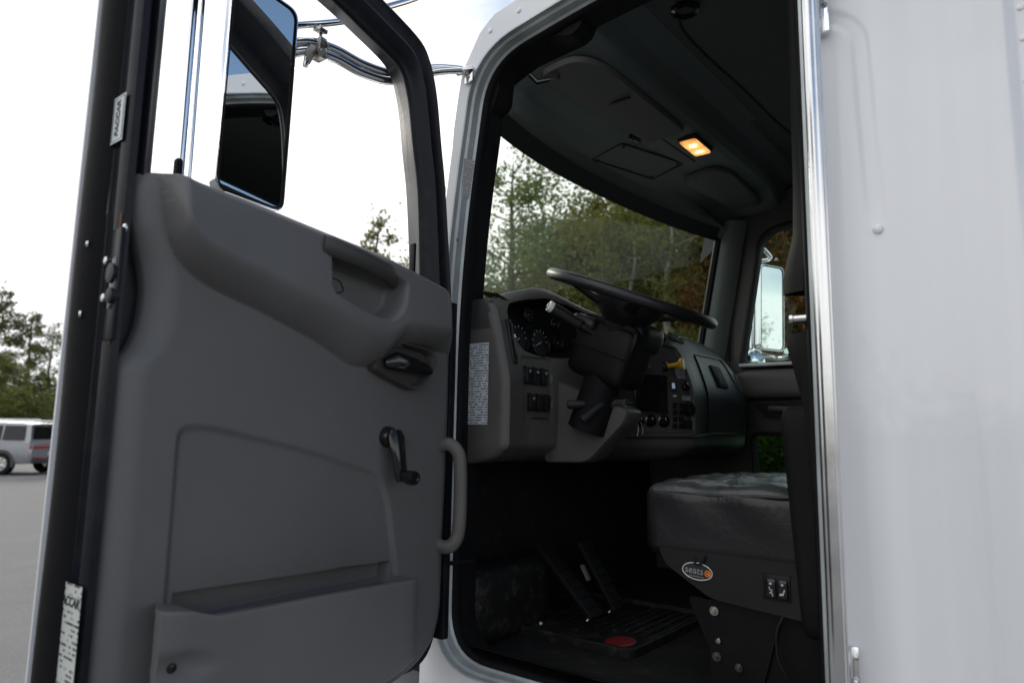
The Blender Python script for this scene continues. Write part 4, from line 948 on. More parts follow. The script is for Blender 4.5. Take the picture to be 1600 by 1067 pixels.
# release lever in its bezel
bz = rounded([(.350, 1.842), (.322, 1.866), (.200, 1.856), (.168, 1.846), (.174, 1.806), (.206, 1.762), (.245, 1.750), (.322, 1.774), (.372, 1.792)], [.02, .02, .02, .02, .02, .03, .03, .03, .012], 4)
cx = sum(p[0] for p in bz)/len(bz); cz = sum(p[1] for p in bz)/len(bz); b = B(); n = len(bz)
for k, x in ((1.03, -1.248), (1.03, -1.226), (1.0, -1.220), (.93, -1.221), (.88, -1.229), (.84, -1.246)): b.v += [(x, -(cx+(s_-cx)*k), cz+(z-cz)*k) for s_, z in bz]
for k in range(5):
    for i in range(n): j = (i+1) % n; b.f.append((k*n+i, k*n+j, (k+1)*n+j, (k+1)*n+i))
b.f.append(tuple(5*n+i for i in range(n))); b.obj('release_bezel', trim_dark, door, 40)
b = B(); b.tube([(-1.238, -.325, 1.810), (-1.224, -.300, 1.818), (-1.217, -.25, 1.812), (-1.214, -.205, 1.803), (-1.216, -.190, 1.800)], [.012, .021, .017, .013, .008], 14, flat=.5, upv=(0, 0, 1)); b.obj('release_lever', gloss_black, door)
# window crank
b = B(); b.lathe([(.026, 0), (.024, .012), (.019, .02)], (-1.252, -.298, 1.635), (1, 0, 0), 20)
b.tube([(-1.226, -.296, 1.650), (-1.222, -.296, 1.635), (-1.214, -.292, 1.59), (-1.210, -.287, 1.545), (-1.210, -.285, 1.532)], [.018, .0245, .020, .0185, .014], 14, flat=.55, upv=(0, 1, 0)); b.obj('window_crank', gloss_black, door)
B().lathe([(.008, 0), (.011, .012), (.0165, .024), (.0175, .042), (.015, .050), (.0105, .050), (.009, .047), (.0005, .047)], (-1.212, -.286, 1.543), (1, 0, -.03), 20).obj('crank_knob', gloss_black, door)
# map pocket
plan = [(.816, -1.252), (.834, -1.212), (.846, -1.190), (.844, -1.172)] + [(s_, -1.165+.004*math.sin((s_-.2)*4.6)) for s_ in lin(.82, .285, 22)] + [(.262, -1.168), (.249, -1.180), (.242, -1.205), (.236, -1.252)]
def lip(s_): return hermite(s_, [.22, .26, .5, .74, .80, .86], [1.298, 1.312, 1.320, 1.324, 1.342, 1.349])
def pbot(s_): return interp(s_, [(.22, 1.165), (.25, 1.135), (.30, 1.115), (.45, 1.085), (.9, 1.075)])
b = B(); n = len(plan); rows = lin(0, 1, 40)
def pk(i, t):
    s_, x = plan[i]; z = pbot(s_)+(lip(s_)-.004-pbot(s_))*t; d = math.hypot((s_-.805)/.045, (z-1.252)/.028)
    if d < 1 and x > -1.2: x -= .016*(1-d*d)
    if t < .10: x -= .014*(1-t/.10)**2*(1 if x > -1.19 else 0)
    return (x, -s_, z)
for i in range(n): b.v += [pk(i, t) for t in rows] + [(plan[i][1]-.001, -plan[i][0], lip(plan[i][0])-.001), (plan[i][1]-.004, -plan[i][0], lip(plan[i][0]))]
m_ = len(rows)+2
for i in range(n-1):
    for k in range(m_-1): b.f.append((i*m_+k, (i+1)*m_+k, (i+1)*m_+k+1, i*m_+k+1))
# inner wall: rim back to the hole and down into it
base = len(b.v)
for i in range(n):
    s_, x = plan[i]; si = min(.782, max(.278, s_)); xi = min(x-.004, -1.183) if .278 < s_ < .782 else -1.244 if x < -1.24 else min(x-.004, -1.183)
    b.v += [(xi, -si, lip(si)-.001), (xi-.003, -si, lip(si)-.004), (xi-.003, -si, lip(si)-.19)]
for i in range(n-1):
    b.f.append((i*m_+m_-1, (i+1)*m_+m_-1, base+3*(i+1), base+3*i))
    for k in range(2): b.f.append((base+3*i+k, base+3*(i+1)+k, base+3*(i+1)+k+1, base+3*i+k+1))
b.obj('map_pocket', trim_grey, door, 45)
screw(door, (-1.179, -.818, 1.252), (1, -.2, 0), .0085, gloss_black)
# grab handle on the hinge side
b = B(); b.tube(spline([(-1.262, -.110, 1.610), (-1.234, -.106, 1.618), (-1.214, -.096, 1.606), (-1.205, -.088, 1.575), (-1.203, -.085, 1.48), (-1.205, -.086, 1.40), (-1.214, -.094, 1.368), (-1.234, -.104, 1.358), (-1.262, -.110, 1.364)], 5), .0175, 14, flat=.8); b.obj('grab_handle', mat('grey grab handle', (.105, .10, .094), .5, var=.1, bump=.1, bscale=500), door)
# red courtesy lens low on the door, check strap, hinges
B().soft((-1.215, -.525, 1.078), (.01, .028, .012), .008, 6).obj('courtesy_lens', red_lens, door)
B().tube([(-1.30, -.06, 1.30), (-1.27, .05, 1.30)], .006, 8).obj('check_strap', black_paint, door)
B().tube([(-1.27, -.20, 1.03), (-1.20, -.17, .96)], .006, 8).obj('drain_strap', rubber, door)
for z in (1.25, 1.80):
    h = B().box((-1.335, -.03, z), (.016, .035, .035), bev=.004).obj('hinge', black_paint, door); screw(door, (-1.318, -.03, z+.012), (1, -.2, 0), .006, steel)

# ================================================================ PASSENGER DOOR (closed)
pdoor = bpy.data.objects.new('passenger_door', None); pdoor.empty_display_size = .1; link(pdoor, truck)
yp = 1.735
def ppoly(pts_, r): return rounded(pts_, r, 5)
win = ppoly([(-1.105, 1.975), (-.995, 2.60), (-.42, 2.66), (-.40, 1.965)], [.04, .09, .08, .04]); low = ppoly([(-1.062, 1.665), (-.62, 1.665), (-.62, 1.44), (-1.055, 1.44)], .03)
outr = ppoly([(-1.195, 1.06), (-1.205, 2.08), (-1.10, 2.70), (-.37, 2.78), (-.37, 1.06)], [.1, .2, .14, .1, .1])
# trim sheet with two openings: triangulated with holes
bm = bmesh.new()
def loop(pts_, y): return [bm.verts.new((x, y, z)) for x, z in pts_]
es = []
for L_ in (outr, win, low):
    vs = loop(L_, yp)
    for i in range(len(vs)): es.append(bm.edges.new((vs[i], vs[(i+1) % len(vs)])))
bmesh.ops.triangle_fill(bm, use_beauty=True, use_dissolve=False, edges=es)
me = bpy.data.meshes.new('trim_panel'); bm.to_mesh(me); bm.free(); me.materials.append(trim_dark)
link(bpy.data.objects.new('trim_panel', me), pdoor)
bm = bmesh.new(); es = []
for L_ in (outr, win, low):
    vs = loop(L_, 1.795)
    for i in range(len(vs)): es.append(bm.edges.new((vs[i], vs[(i+1) % len(vs)])))
bmesh.ops.triangle_fill(bm, use_beauty=True, use_dissolve=False, edges=es)
me = bpy.data.meshes.new('door_skin'); bm.to_mesh(me); bm.free(); me.materials.append(white); link(bpy.data.objects.new('door_skin', me), pdoor)
for L_, nm in ((win, 'window_reveal'), (low, 'low_window_reveal')):
    b = B(); n = len(L_)
    for y in (yp-.012, yp, 1.797): b.v += [(x, y, z) for x, z in L_]
    for k in range(2):
        for i in range(n): j = (i+1) % n; b.f.append((k*n+i, k*n+j, (k+1)*n+j, (k+1)*n+i))
    b.obj(nm, rubber, pdoor)
    B().tube([(x, yp-.008, z) for x, z in L_], .014 if nm == 'window_reveal' else .009, 8, closed=True).obj('window_seal', black_plastic, pdoor)
B().prism(win, lambda x, z, d: (x, d, z), 1.772, 1.776).obj('window_pane', side_glass, pdoor)
B().prism(low, lambda x, z, d: (x, d, z), 1.772, 1.776).obj('low_window_pane', low_glass, pdoor)
B().box((-.74, yp-.006, 1.976), (.37, .02, .008), bev=.004).obj('window_sill', jamb_grey, pdoor)
B().soft((-.72, yp-.022, 1.885), (.40, .035, .065), .032, 10).obj('armrest', trim_grey, pdoor)
bz = rounded([(-1.055, 1.80), (-.72, 1.81), (-.74, 1.765), (-.86, 1.725), (-1.0, 1.74)], .02, 4)
B().prism(bz, lambda x, z, d: (x, d, z), yp-.016, yp-.001).obj('release_bezel', black_plastic, pdoor, 30)
B().tube([(-.98, yp-.02, 1.778), (-.93, yp-.035, 1.775), (-.84, yp-.035, 1.77)], [.012, .012, .008], 10, flat=.6).obj('release_lever', trim_grey, pdoor)

# ================================================================ MIRRORS
def mirror_head(nm, c, nrm, w, h, label, roll_=0):
    r_ = bpy.data.objects.new(nm, None); r_.empty_display_size = .1; link(r_, truck); r_['label'] = label
    nrm = Vector(nrm).normalized(); ux = Vector((0, 0, 1)).cross(nrm).normalized(); M = frame(c, ux, nrm.cross(ux))
    po = rounded([(-w/2, -h/2), (w/2, -h/2), (w/2, h/2), (-w/2, h/2)], .032, 6); n = len(po); b = B()
    for k, z in ((.80, -.040), (.93, -.032), (1.0, -.014), (1.0, .004), (.985, .010), (.955, .010), (.945, .004)): b.v += [tuple(M @ Vector((x-(1-k)*math.copysign(min(abs(x), w/2)*1.0, x) if False else x-math.copysign((1-k)*w/2, x), y-math.copysign((1-k)*w/2, y), z))) for x, y in po]
    for k in range(6):
        for i in range(n): j = (i+1) % n; b.f.append((k*n+i, k*n+j, (k+1)*n+j, (k+1)*n+i))
    b.f.append(tuple(range(n-1, -1, -1))); b.obj('mirror_housing', chrome, r_, 40)
    def inset(k, z): return [tuple(M @ Vector((x-math.copysign(k, x), y-math.copysign(k, y), z))) for x, y in po]
    B().add(inset(.004, .0045), [tuple(range(n))]).obj('mirror_gasket', rubber, r_)
    B().add(inset(.0085, .0065), [tuple(range(n))]).obj('mirror_glass', mirror_m, r_)
    B().tube(inset(.0065, .0075), .0035, 6, closed=True).obj('mirror_bead', rubber, r_)
    return r_, M
dm, Md = mirror_head('driver_mirror', (-1.50, -.550, 2.475), (1, .15, -.02), .206, .555, 'tall chrome mirror seen through the open door window')
def tubeo(pts_, r, nm, parent, n=6, m=chrome): return B().tube(spline(pts_, n), r, 14).obj(nm, m, parent)
tubeo([(-1.50, -.722, 2.10), (-1.50, -.722, 2.5), (-1.50, -.722, 2.95)], .0092, 'mirror_post', dm)
tubeo([(-1.49, -.706, 2.20), (-1.49, -.708, 2.8)], .0045, 'mirror_stay', dm)
B().soft((-1.47, -.742, 2.205), (.01, .008, .03), .007, 6).obj('post_cap', rubber, dm)
# upper brace and the twin arm to the cab corner
tubeo([(-1.55, -.52, 2.69), (-1.52, -.44, 2.725), (-1.49, -.30, 2.80), (-1.49, -.18, 2.90), (-1.48, -.03, 3.02), (-1.40, .08, 3.13), (-1.2, .2, 3.10), (-1.1, .26, 2.98)], .0105, 'mirror_brace', dm)
for k, dz in enumerate((0, -.027)):
    tubeo([(-1.55, -.49, 2.645+dz*.8), (-1.53, -.45, 2.668+dz), (-1.505, -.405, 2.688+dz), (-1.485, -.335, 2.692+dz), (-1.455, -.26, 2.672+dz), (-1.42, -.19, 2.668+dz*.9), (-1.385, -.135, 2.690+dz*.7), (-1.345, -.075, 2.712+dz*.4), (-1.30, -.02, 2.716)], .0128, 'mirror_arm', dm)
B().box((-1.295, -.012, 2.713), (.03, .016, .006), rot=Matrix.Rotation(R(25), 3, 'Z'), bev=.003).obj('arm_bracket', chrome_worn, dm)
B().box((-1.283, -.006, 2.695), (.016, .004, .022), bev=.002).obj('bracket_plate', chrome_worn, dm)
bolt(dm, (-1.31, -.03, 2.72), (0, 0, 1), .006)
screw(dm, (-1.283, -.011, 2.690), (0, -1, 0), .005)
# clamp with bolts
B().box((-1.492, -.382, 2.672), (.018, .012, .030), bev=.004).obj('clamp', steel, dm)
B().box((-1.485, -.388, 2.722), (.018, .013, .006), rot=Matrix.Rotation(R(20), 3, 'Y'), bev=.003).obj('clamp_cap', steel, dm)
B().tube([(-1.488, -.385, 2.65), (-1.488, -.385, 2.74)], .005, 8).obj('clamp_stud', steel, dm)
bolt(dm, (-1.472, -.382, 2.680), (1, -.3, 0), .007); bolt(dm, (-1.472, -.390, 2.655), (1, -.3, -.3), .007)
B().tube([(-1.49, -.405, 2.665), (-1.486, -.418, 2.635), (-1.484, -.425, 2.612)], [.013, .012, .009], 6).obj('clamp_nut', steel, dm)
B().tube([(-1.485, -.425, 2.625), (-1.484, -.429, 2.600)], .007, 10).obj('clamp_bolt', chrome_worn, dm)
# passenger mirror
pm, Mp = mirror_head('passenger_mirror', (-1.125, 2.27, 2.335), (1, -.42, -.04), .185, .46, 'chrome mirror outside the passenger window')
tubeo([(-1.225, 2.235, 2.05), (-1.215, 2.24, 2.35), (-1.20, 2.245, 2.62)], .011, 'mirror_post', pm)
tubeo([(-1.2, 2.25, 2.595), (-1.12, 2.27, 2.61), (-1.14, 2.05, 2.66), (-1.17, 1.85, 2.70)], .0115, 'mirror_arm', pm)
tubeo([(-1.2, 2.25, 2.09), (-1.1, 2.27, 2.065), (-1.0, 2.15, 2.06), (-.96, 1.95, 2.06)], .014, 'mirror_arm', pm)
bolt(pm, (-1.08, 2.24, 2.585), (0, 0, 1), .008)
cm = Vector((-1.195, 2.215, 2.045)); cn = Vector((1, -.45, .05)).normalized()
B().lathe([(.001, .022), (.03, .019), (.055, .011), (.068, .002), (.072, -.004)], cm, cn, 28, caps=False).obj('convex_mirror', mirror_m, pm)
B().lathe([(.072, -.006), (.076, -.004), (.076, -.02), (.05, -.045), (.001, -.05)], cm, cn, 28, caps=False).obj('convex_housing', chrome, pm)
for k in range(3): B().tube([(-1.02, 2.1, 2.06+.006*k), (-.97, 1.97, 2.05+.006*k)], .004, 6).obj('arm_rod', chrome_worn, pm)

# ================================================================ OUTSIDE GRAB BAR ON THE B POST
gb = bpy.data.objects.new('grab_bar', None); gb.empty_display_size = .1; link(gb, truck)
def flute(a): return .0158*(1+.07*math.cos(8*a)) if -2.2 < a < 2.2 else .0158
n = 44; b = B(); zs = lin(1.19, 2.64, 6)
for z in zs:
    b.v += [(-.318+flute(2*math.pi*k/n-math.pi)*math.cos(2*math.pi*k/n-math.pi/2-math.pi), -.062+flute(2*math.pi*k/n-math.pi)*math.sin(2*math.pi*k/n-math.pi/2-math.pi), z) for k in range(n)]
for i in range(len(zs)-1):
    for k in range(n): b.f.append((i*n+k, i*n+(k+1) % n, (i+1)*n+(k+1) % n, (i+1)*n+k))
b.f.append(tuple(range(n))); b.f.append(tuple((len(zs)-1)*n+k for k in range(n)))
b.obj('bar', chrome_worn, gb, 60)
for z, sgn in ((2.535, 1), (1.215, -1)):
    B().box((-.317, -.005, z), (.0215, .004, .062), bev=.003).obj('bracket', chrome, gb)
    B().box((-.318, -.032, z+sgn*.03), (.014, .03, .016), bev=.006).obj('bracket_arm', chrome, gb)
    bolt(gb, (-.303, -.010, z+sgn*.0), (0, -1, 0), .006, m=chrome_worn)
# narrow painted B post flange and dark gap beside the bar
B().box((-.349, -.005, 1.93), (.006, .004, .90), bev=.002).obj('post_flange', jamb_grey, gb)
# printed sticker on the front jamb
xo = min(OPEN, key=lambda p: abs(p[1]-2.395)+(10 if p[0] > -1.2 else 0))[0]; M = frame((xo+.0145, .037, 2.395), (.27, .96, 0), (.15, 0, 1)); jl = printed('jamb label paper', (.62, .62, .61), (.15, .15, .15), .0046, 1, 2, wide=.008, fill=.36)
put(M, B().add([(-.025, -.058, 0), (.025, -.058, 0), (.025, .058, 0), (-.025, .058, 0)], [(0, 1, 2, 3)]), 'jamb_label', jl, jamb)
for p in ((-1.358, .012, 1.80), (-1.335, .02, 2.21)): screw(jamb, p, (.3, -1, 0), .005, steel)

# ================================================================ TREES
bark = mat('bark', (.10, .08, .06), .9, var=.35, vscale=8, bump=.8, bscale=30, stretch=(1, 1, .25))
bark_pale = mat('pale bark', (.26, .24, .21), .9, var=.3, vscale=6, bump=.7, bscale=30, stretch=(1, 1, .25))
LM = {'light': leafmat('light green leaves', (.10, .16, .045), (.22, .27, .08)), 'olive': leafmat('olive leaves', (.07, .10, .024), (.20, .20, .05)),
      'dark': leafmat('dark green leaves', (.038, .068, .02), (.12, .145, .04)), 'orange': leafmat('orange autumn leaves', (.10, .10, .03), (.34, .14, .04)),
      'pine': leafmat('pine needles', (.07, .09, .04), (.16, .165, .07), .4), 'yellow': leafmat('yellowing leaves', (.12, .14, .035), (.29, .25, .065))}
def raw_mesh(name, V, F, m):
    me = bpy.data.meshes.new(name); n = len(F); me.vertices.add(len(V)); me.vertices.foreach_set('co', np.asarray(V, np.float32).ravel())
    me.loops.add(n*4); me.loops.foreach_set('vertex_index', np.asarray(F, np.int32).ravel()); me.polygons.add(n); me.polygons.foreach_set('loop_start', np.arange(0, n*4, 4, dtype=np.int32)); me.polygons.foreach_set('loop_total', np.full(n, 4, np.int32))
    me.update(calc_edges=True); me.materials.append(m); return me
def leaves(P, size, g, flatz=1.0):
    n = len(P); a = g.normal(size=(n, 3)); a[:, 2] *= .7; a /= np.linalg.norm(a, axis=1)[:, None]; c = g.normal(size=(n, 3)); c -= a*(a*c).sum(1)[:, None]; c /= np.linalg.norm(c, axis=1)[:, None]
    L = size*g.uniform(.6, 1.4, (n, 1)); w = np.cross(a, c)*L*.12
    V = np.stack([P-a*L*.5, P+c*L*.30+w, P+a*L*.5, P-c*L*.30+w], 1).reshape(-1, 3); F = np.arange(4*n).reshape(n, 4); return V, F
def make_tree(seed, H, base, rad, leaf, nleaf, nl=16, kind='round', lean=0, clump=.42):
    """returns trunk builder and leaf points; origin at the foot"""
    g = np.random.default_rng(seed); b = B()
    tp = []; ox = oy = 0
    for k in range(9):
        t = k/8; ox += g.normal()*.10*t; oy += g.normal()*.10*t; tp.append(Vector((ox+lean*t*H*.1, oy, -.15+H*.97*t)))
    r0 = .017*H+.03; b.tube(spline(tp, 3), [r0*(1.25-1.2*(i/24))*(1.25 if i == 0 else 1) + .006 for i in range(25)], 7, caps=False)
    tips = []
    for k in range(nl):
        t = base+(1-base)*((k+.5)/nl)**.85*.97; i = min(7, int(t*8)); p = tp[i].lerp(tp[i+1], t*8-i); a = k*2.4+g.normal()*.35; q = (t-base)/(1-base)
        if kind == 'round': rr = rad*(math.sin(math.pi*(.16+.80*q))**.8)
        elif kind == 'cone': rr = rad*(1-q)**.85+.12
        else: rr = rad*(.55+.45*math.sin(math.pi*q))
        rr *= g.uniform(.65, 1.15); el = (.55-.35*q if kind != 'cone' else .12)+g.normal()*.15
        d = Vector((math.cos(a), math.sin(a), el)).normalized(); m1 = p+d*rr*.5+Vector((0, 0, rr*.06)); e = p+d*rr
        rb = max(.012, r0*.36*(1-t*.7)); pl = spline([p, m1, e], 4); b.tube(pl, [rb*(1-.85*j/8) for j in range(9)], 5, caps=False)
        tips += [(pl[4], rr*.30), (pl[6], rr*.34), (pl[8], rr*.32)]
        for _ in range(3):
            j = int(g.integers(3, 8)); d2 = (d+Vector(g.normal(size=3))*.7).normalized(); e2 = pl[j]+d2*rr*.45; b.tube([pl[j], pl[j].lerp(e2, .5)+Vector((0, 0, .04)), e2], [rb*.4, rb*.25, .006], 4, caps=False); tips += [(e2, rr*.30), (pl[j].lerp(e2, .6), rr*.25)]
    tips.append((tp[-1], rad*.25))
    w = np.array([max(.15, r)**1.4 for _, r in tips]); w /= w.sum(); idx = g.choice(len(tips), nleaf, p=w)
    C_ = np.array([tuple(p) for p, _ in tips])[idx]; S_ = np.array([max(.22, r*clump/.42) for _, r in tips])[idx]
    P = C_+g.normal(size=(nleaf, 3))*S_[:, None]*np.array([.62, .62, .5])
    V, F = leaves(P, leaf, g); return b, V, F
TEMPL = {}
def template(key, lm, bk, *a, **k):
    b, V, F = make_tree(*a, **k); tm = b.mesh('trunk', bk, 60, fix=False); lmesh = raw_mesh('crown', V, F, LM[lm]); TEMPL[key] = (tm, lmesh)
template('airy', 'light', bark, 11, 10.5, .20, 2.3, .13, 8500, nl=26, kind='oval', clump=.38)
template('olive', 'olive', bark, 12, 11.0, .12, 3.0, .15, 24000, nl=24)
template('dark', 'dark', bark, 13, 10.0, .06, 2.9, .15, 24000, nl=24)
template('yellow', 'yellow', bark_pale, 14, 9.5, .15, 2.6, .14, 16000, nl=20, kind='oval')
template('orange', 'orange', bark, 15, 10.5, .10, 2.8, .13, 22000, nl=22)
template('pine', 'pine', bark, 16, 14.0, .50, 2.6, .22, 4200, nl=18, clump=.30)
template('spire', 'yellow', bark, 17, 8.8, .12, 1.9, .12, 8500, nl=24, kind='cone', clump=.34)
template('bush', 'olive', bark, 18, 3.4, .03, 1.9, .14, 7000, nl=16)
template('bare', 'olive', bark_pale, 19, 9.5, .35, 1.6, .13, 3500, nl=18, kind='oval')
def polar(az, d): return (CAM.x-math.sin(R(az))*d, CAM.y+math.cos(R(az))*d)
def plant(key, az, d, h, label, group=None, rz=None, cat='tree', name=None, sx=1.0):
    tm, lmesh = TEMPL[key]; x, y = polar(az, d); hh = {'airy': 10.5, 'olive': 11, 'dark': 10, 'yellow': 9.5, 'orange': 10.5, 'pine': 14, 'spire': 8.8, 'bush': 3.4, 'bare': 9.5}[key]
    r_ = bpy.data.objects.new(name or 'deciduous_tree', None); r_.location = (x, y, -.01); s_ = h/hh; r_.scale = (s_*sx, s_*sx, s_); r_.rotation_euler.z = rz if rz is not None else random.uniform(0, 6.28); r_.empty_display_size = .3
    COL.objects.link(r_); tag(r_, label, cat, group)
    for nm, me in (('trunk', tm), ('crown', lmesh)):
        o = bpy.data.objects.new(nm, me); COL.objects.link(o); o.parent = r_
    return r_
WOOD = 'trees of the wood ahead of the truck'
# seen through the windshield, left to right
plant('airy', 38.6, 21, 10.8, 'tall airy light green tree at the left edge of the windshield', WOOD)
plant('airy', 36.0, 24, 10.2, 'loose light green tree, second from the left in the windshield', WOOD)
plant('dark', 40.8, 25, 6.2, 'low dark green tree behind the left edge of the windshield', WOOD)
plant('olive', 33.2, 24, 9.6, 'olive green tree above the instrument hood, in the windshield', WOOD)
plant('bare', 34.6, 19, 6.2, 'thin pale sapling with few leaves above the dash', WOOD)
plant('dark', 37.2, 27, 5.6, 'low dark green tree behind the airy pair', WOOD)
plant('yellow', 31.0, 20, 8.4, 'yellow green tree with pale trunk above the steering wheel', WOOD)
plant('olive', 29.0, 25, 11.5, 'large olive tree behind the middle of the windshield', WOOD)
plant('bare', 28.2, 18, 7.5, 'pale bare trunk tree in the middle of the windshield', WOOD)
plant('dark', 26.8, 23, 10.0, 'dense dark green tree right of the windshield middle', WOOD)
plant('bare', 25.2, 17.5, 8.0, 'pale bare trunk tree above the right rim of the steering wheel', WOOD)
plant('olive', 24.2, 21, 9.6, 'olive tree above the right half of the steering wheel', WOOD)
plant('dark', 22.6, 26, 11.5, 'tall dark tree behind the right part of the windshield', WOOD)
plant('orange', 20.6, 19, 7.8, 'orange brown autumn tree at the right edge of the windshield', WOOD)
plant('orange', 17.8, 21, 10.5, 'rust orange autumn tree above the passenger mirror', WOOD)
plant('orange', 15.4, 19, 8.6, 'orange autumn tree at the right of the passenger window', WOOD)
plant('dark', 13.5, 23, 9.5, 'dark green tree behind the seat edge beyond the passenger window', WOOD)
plant('dark', 19.2, 26, 9.0, 'dark green tree between the two orange ones', WOOD)
plant('yellow', 23.4, 18, 4.2, 'small yellowing tree low at the right of the windshield', WOOD)
plant('bush', 30.0, 17, 3.0, 'rounded olive bush behind the steering wheel', WOOD, cat='bush', name='bush')
plant('bush', 35.5, 18, 3.2, 'rounded olive bush above the instrument cluster', WOOD, cat='bush', name='bush')
plant('bush', 25.8, 17, 3.0, 'olive bush low beside the right rim of the wheel', WOOD, cat='bush', name='bush')
plant('bush', 19.5, 16, 2.8, 'olive bush behind the passenger door', WOOD, cat='bush', name='bush')
plant('bush', 16.2, 14, 2.2, 'green bush seen through the low window of the passenger door', WOOD, cat='bush', name='bush')
# through the open door's window
plant('spire', 48.8, 25, 10.0, 'slender pointed tree above the door pull handle', WOOD)
plant('yellow', 46.2, 27, 8.6, 'thin yellow green tree right of the pointed tree in the door window', WOOD)
plant('dark', 44.4, 28, 7.0, 'dark tree behind the front post of the door window', WOOD)
plant('dark', 50.5, 30, 6.4, 'low dark tree hidden behind the door armrest', WOOD)
# at the far left, beyond the parked car
FAR = 'trees beyond the parked car'
plant('pine', 75.6, 64, 12.4, 'tall pine above the parked car at the left edge', FAR, name='pine_tree')
plant('pine', 73.4, 68, 11.2, 'pine with bare trunk beside the edge of the door', FAR, name='pine_tree')
plant('pine', 77.6, 70, 12.0, 'pine at the extreme left edge of the picture', FAR, name='pine_tree')
plant('bare', 72.2, 66, 10.0, 'thin nearly bare tree next to the white door edge', FAR)
plant('olive', 74.6, 54, 6.2, 'rounded olive tree behind the parked car', FAR)
plant('dark', 76.8, 56, 5.4, 'dark green tree left behind the parked car', FAR)
plant('dark', 72.4, 56, 5.4, 'dark green tree by the door edge behind the parked car', FAR)
plant('yellow', 75.4, 60, 6.4, 'yellowing tree between the olive and dark trees', FAR)
plant('bush', 73.4, 48, 3.6, 'olive bush right behind the roof of the parked car', FAR, cat='bush', name='bush')
plant('bush', 75.8, 47, 3.6, 'olive bush behind the left side of the parked car', FAR, cat='bush', name='bush')
# behind and right of the camera, seen only in the mirrors
REV = 'trees seen in the passenger mirror'
plant('olive', -60.5, 29, 7.4, 'green tree behind the truck, showing in the passenger mirror', REV)
plant('yellow', -64.5, 34, 4.6, 'smaller yellowing tree behind the truck, low in the passenger mirror', REV)
# the mass of the wood behind, and undergrowth
g = np.random.default_rng(5); n = 46000
az = g.uniform(8, 47, n); d = g.uniform(29, 37, n); hmax = np.interp(az, [8, 20, 30, 33, 36, 40, 47], [9, 10.5, 11.5, 9.5, 5.5, 5.2, 5.0])*(1+.12*np.sin(az*3.1)+.08*np.sin(az*7.7)); z = hmax*g.beta(1.1, 1.3, n)
P = np.stack([CAM.x-np.sin(np.radians(az))*d, CAM.y+np.cos(np.radians(az))*d, z], 1); V, F = leaves(P, .34, g)
o = link(bpy.data.objects.new('far_wood', raw_mesh('far_wood', V, F, LM['dark'])), kind='stuff'); o['label'] = 'dense dark green wood behind the nearer trees'; o['category'] = 'wood'
n = 26000; az = g.uniform(5, 56, n); d = g.uniform(15.5, 24, n); z = np.abs(g.normal(size=n))*.75*(1+.4*np.sin(az*2.3)); P = np.stack([CAM.x-np.sin(np.radians(az))*d, CAM.y+np.cos(np.radians(az))*d, z], 1); V, F = leaves(P, .17, g)
o = link(bpy.data.objects.new('undergrowth', raw_mesh('undergrowth', V, F, LM['olive'])), kind='stuff'); o['label'] = 'low green undergrowth along the edge of the wood'; o['category'] = 'undergrowth'
n = 16000; az = g.uniform(68, 82, n); d = g.uniform(50, 70, n); z = np.abs(g.normal(size=n))*1.9; P = np.stack([CAM.x-np.sin(np.radians(az))*d, CAM.y+np.cos(np.radians(az))*d, z], 1); V, F = leaves(P, .36, g)
o = link(bpy.data.objects.new('far_hedge', raw_mesh('far_hedge', V, F, LM['olive'])), kind='stuff'); o['label'] = 'olive hedge mass behind the parked car'; o['category'] = 'hedge'

n = 9000; az = g.uniform(110, 262, n); d = g.uniform(44, 52, n); z = np.abs(g.normal(size=n))*3.2*(1+.35*np.sin(az*.31)+.25*np.sin(az*.9)); P = np.stack([CAM.x-np.sin(np.radians(az))*d, CAM.y+np.cos(np.radians(az))*d, z], 1); V, F = leaves(P, .7, g)
o = link(bpy.data.objects.new('rear_wood', raw_mesh('rear_wood', V, F, LM['olive'])), kind='stuff'); o['label'] = 'wood across the lot, only reflected in the cab paint'; o['category'] = 'wood'

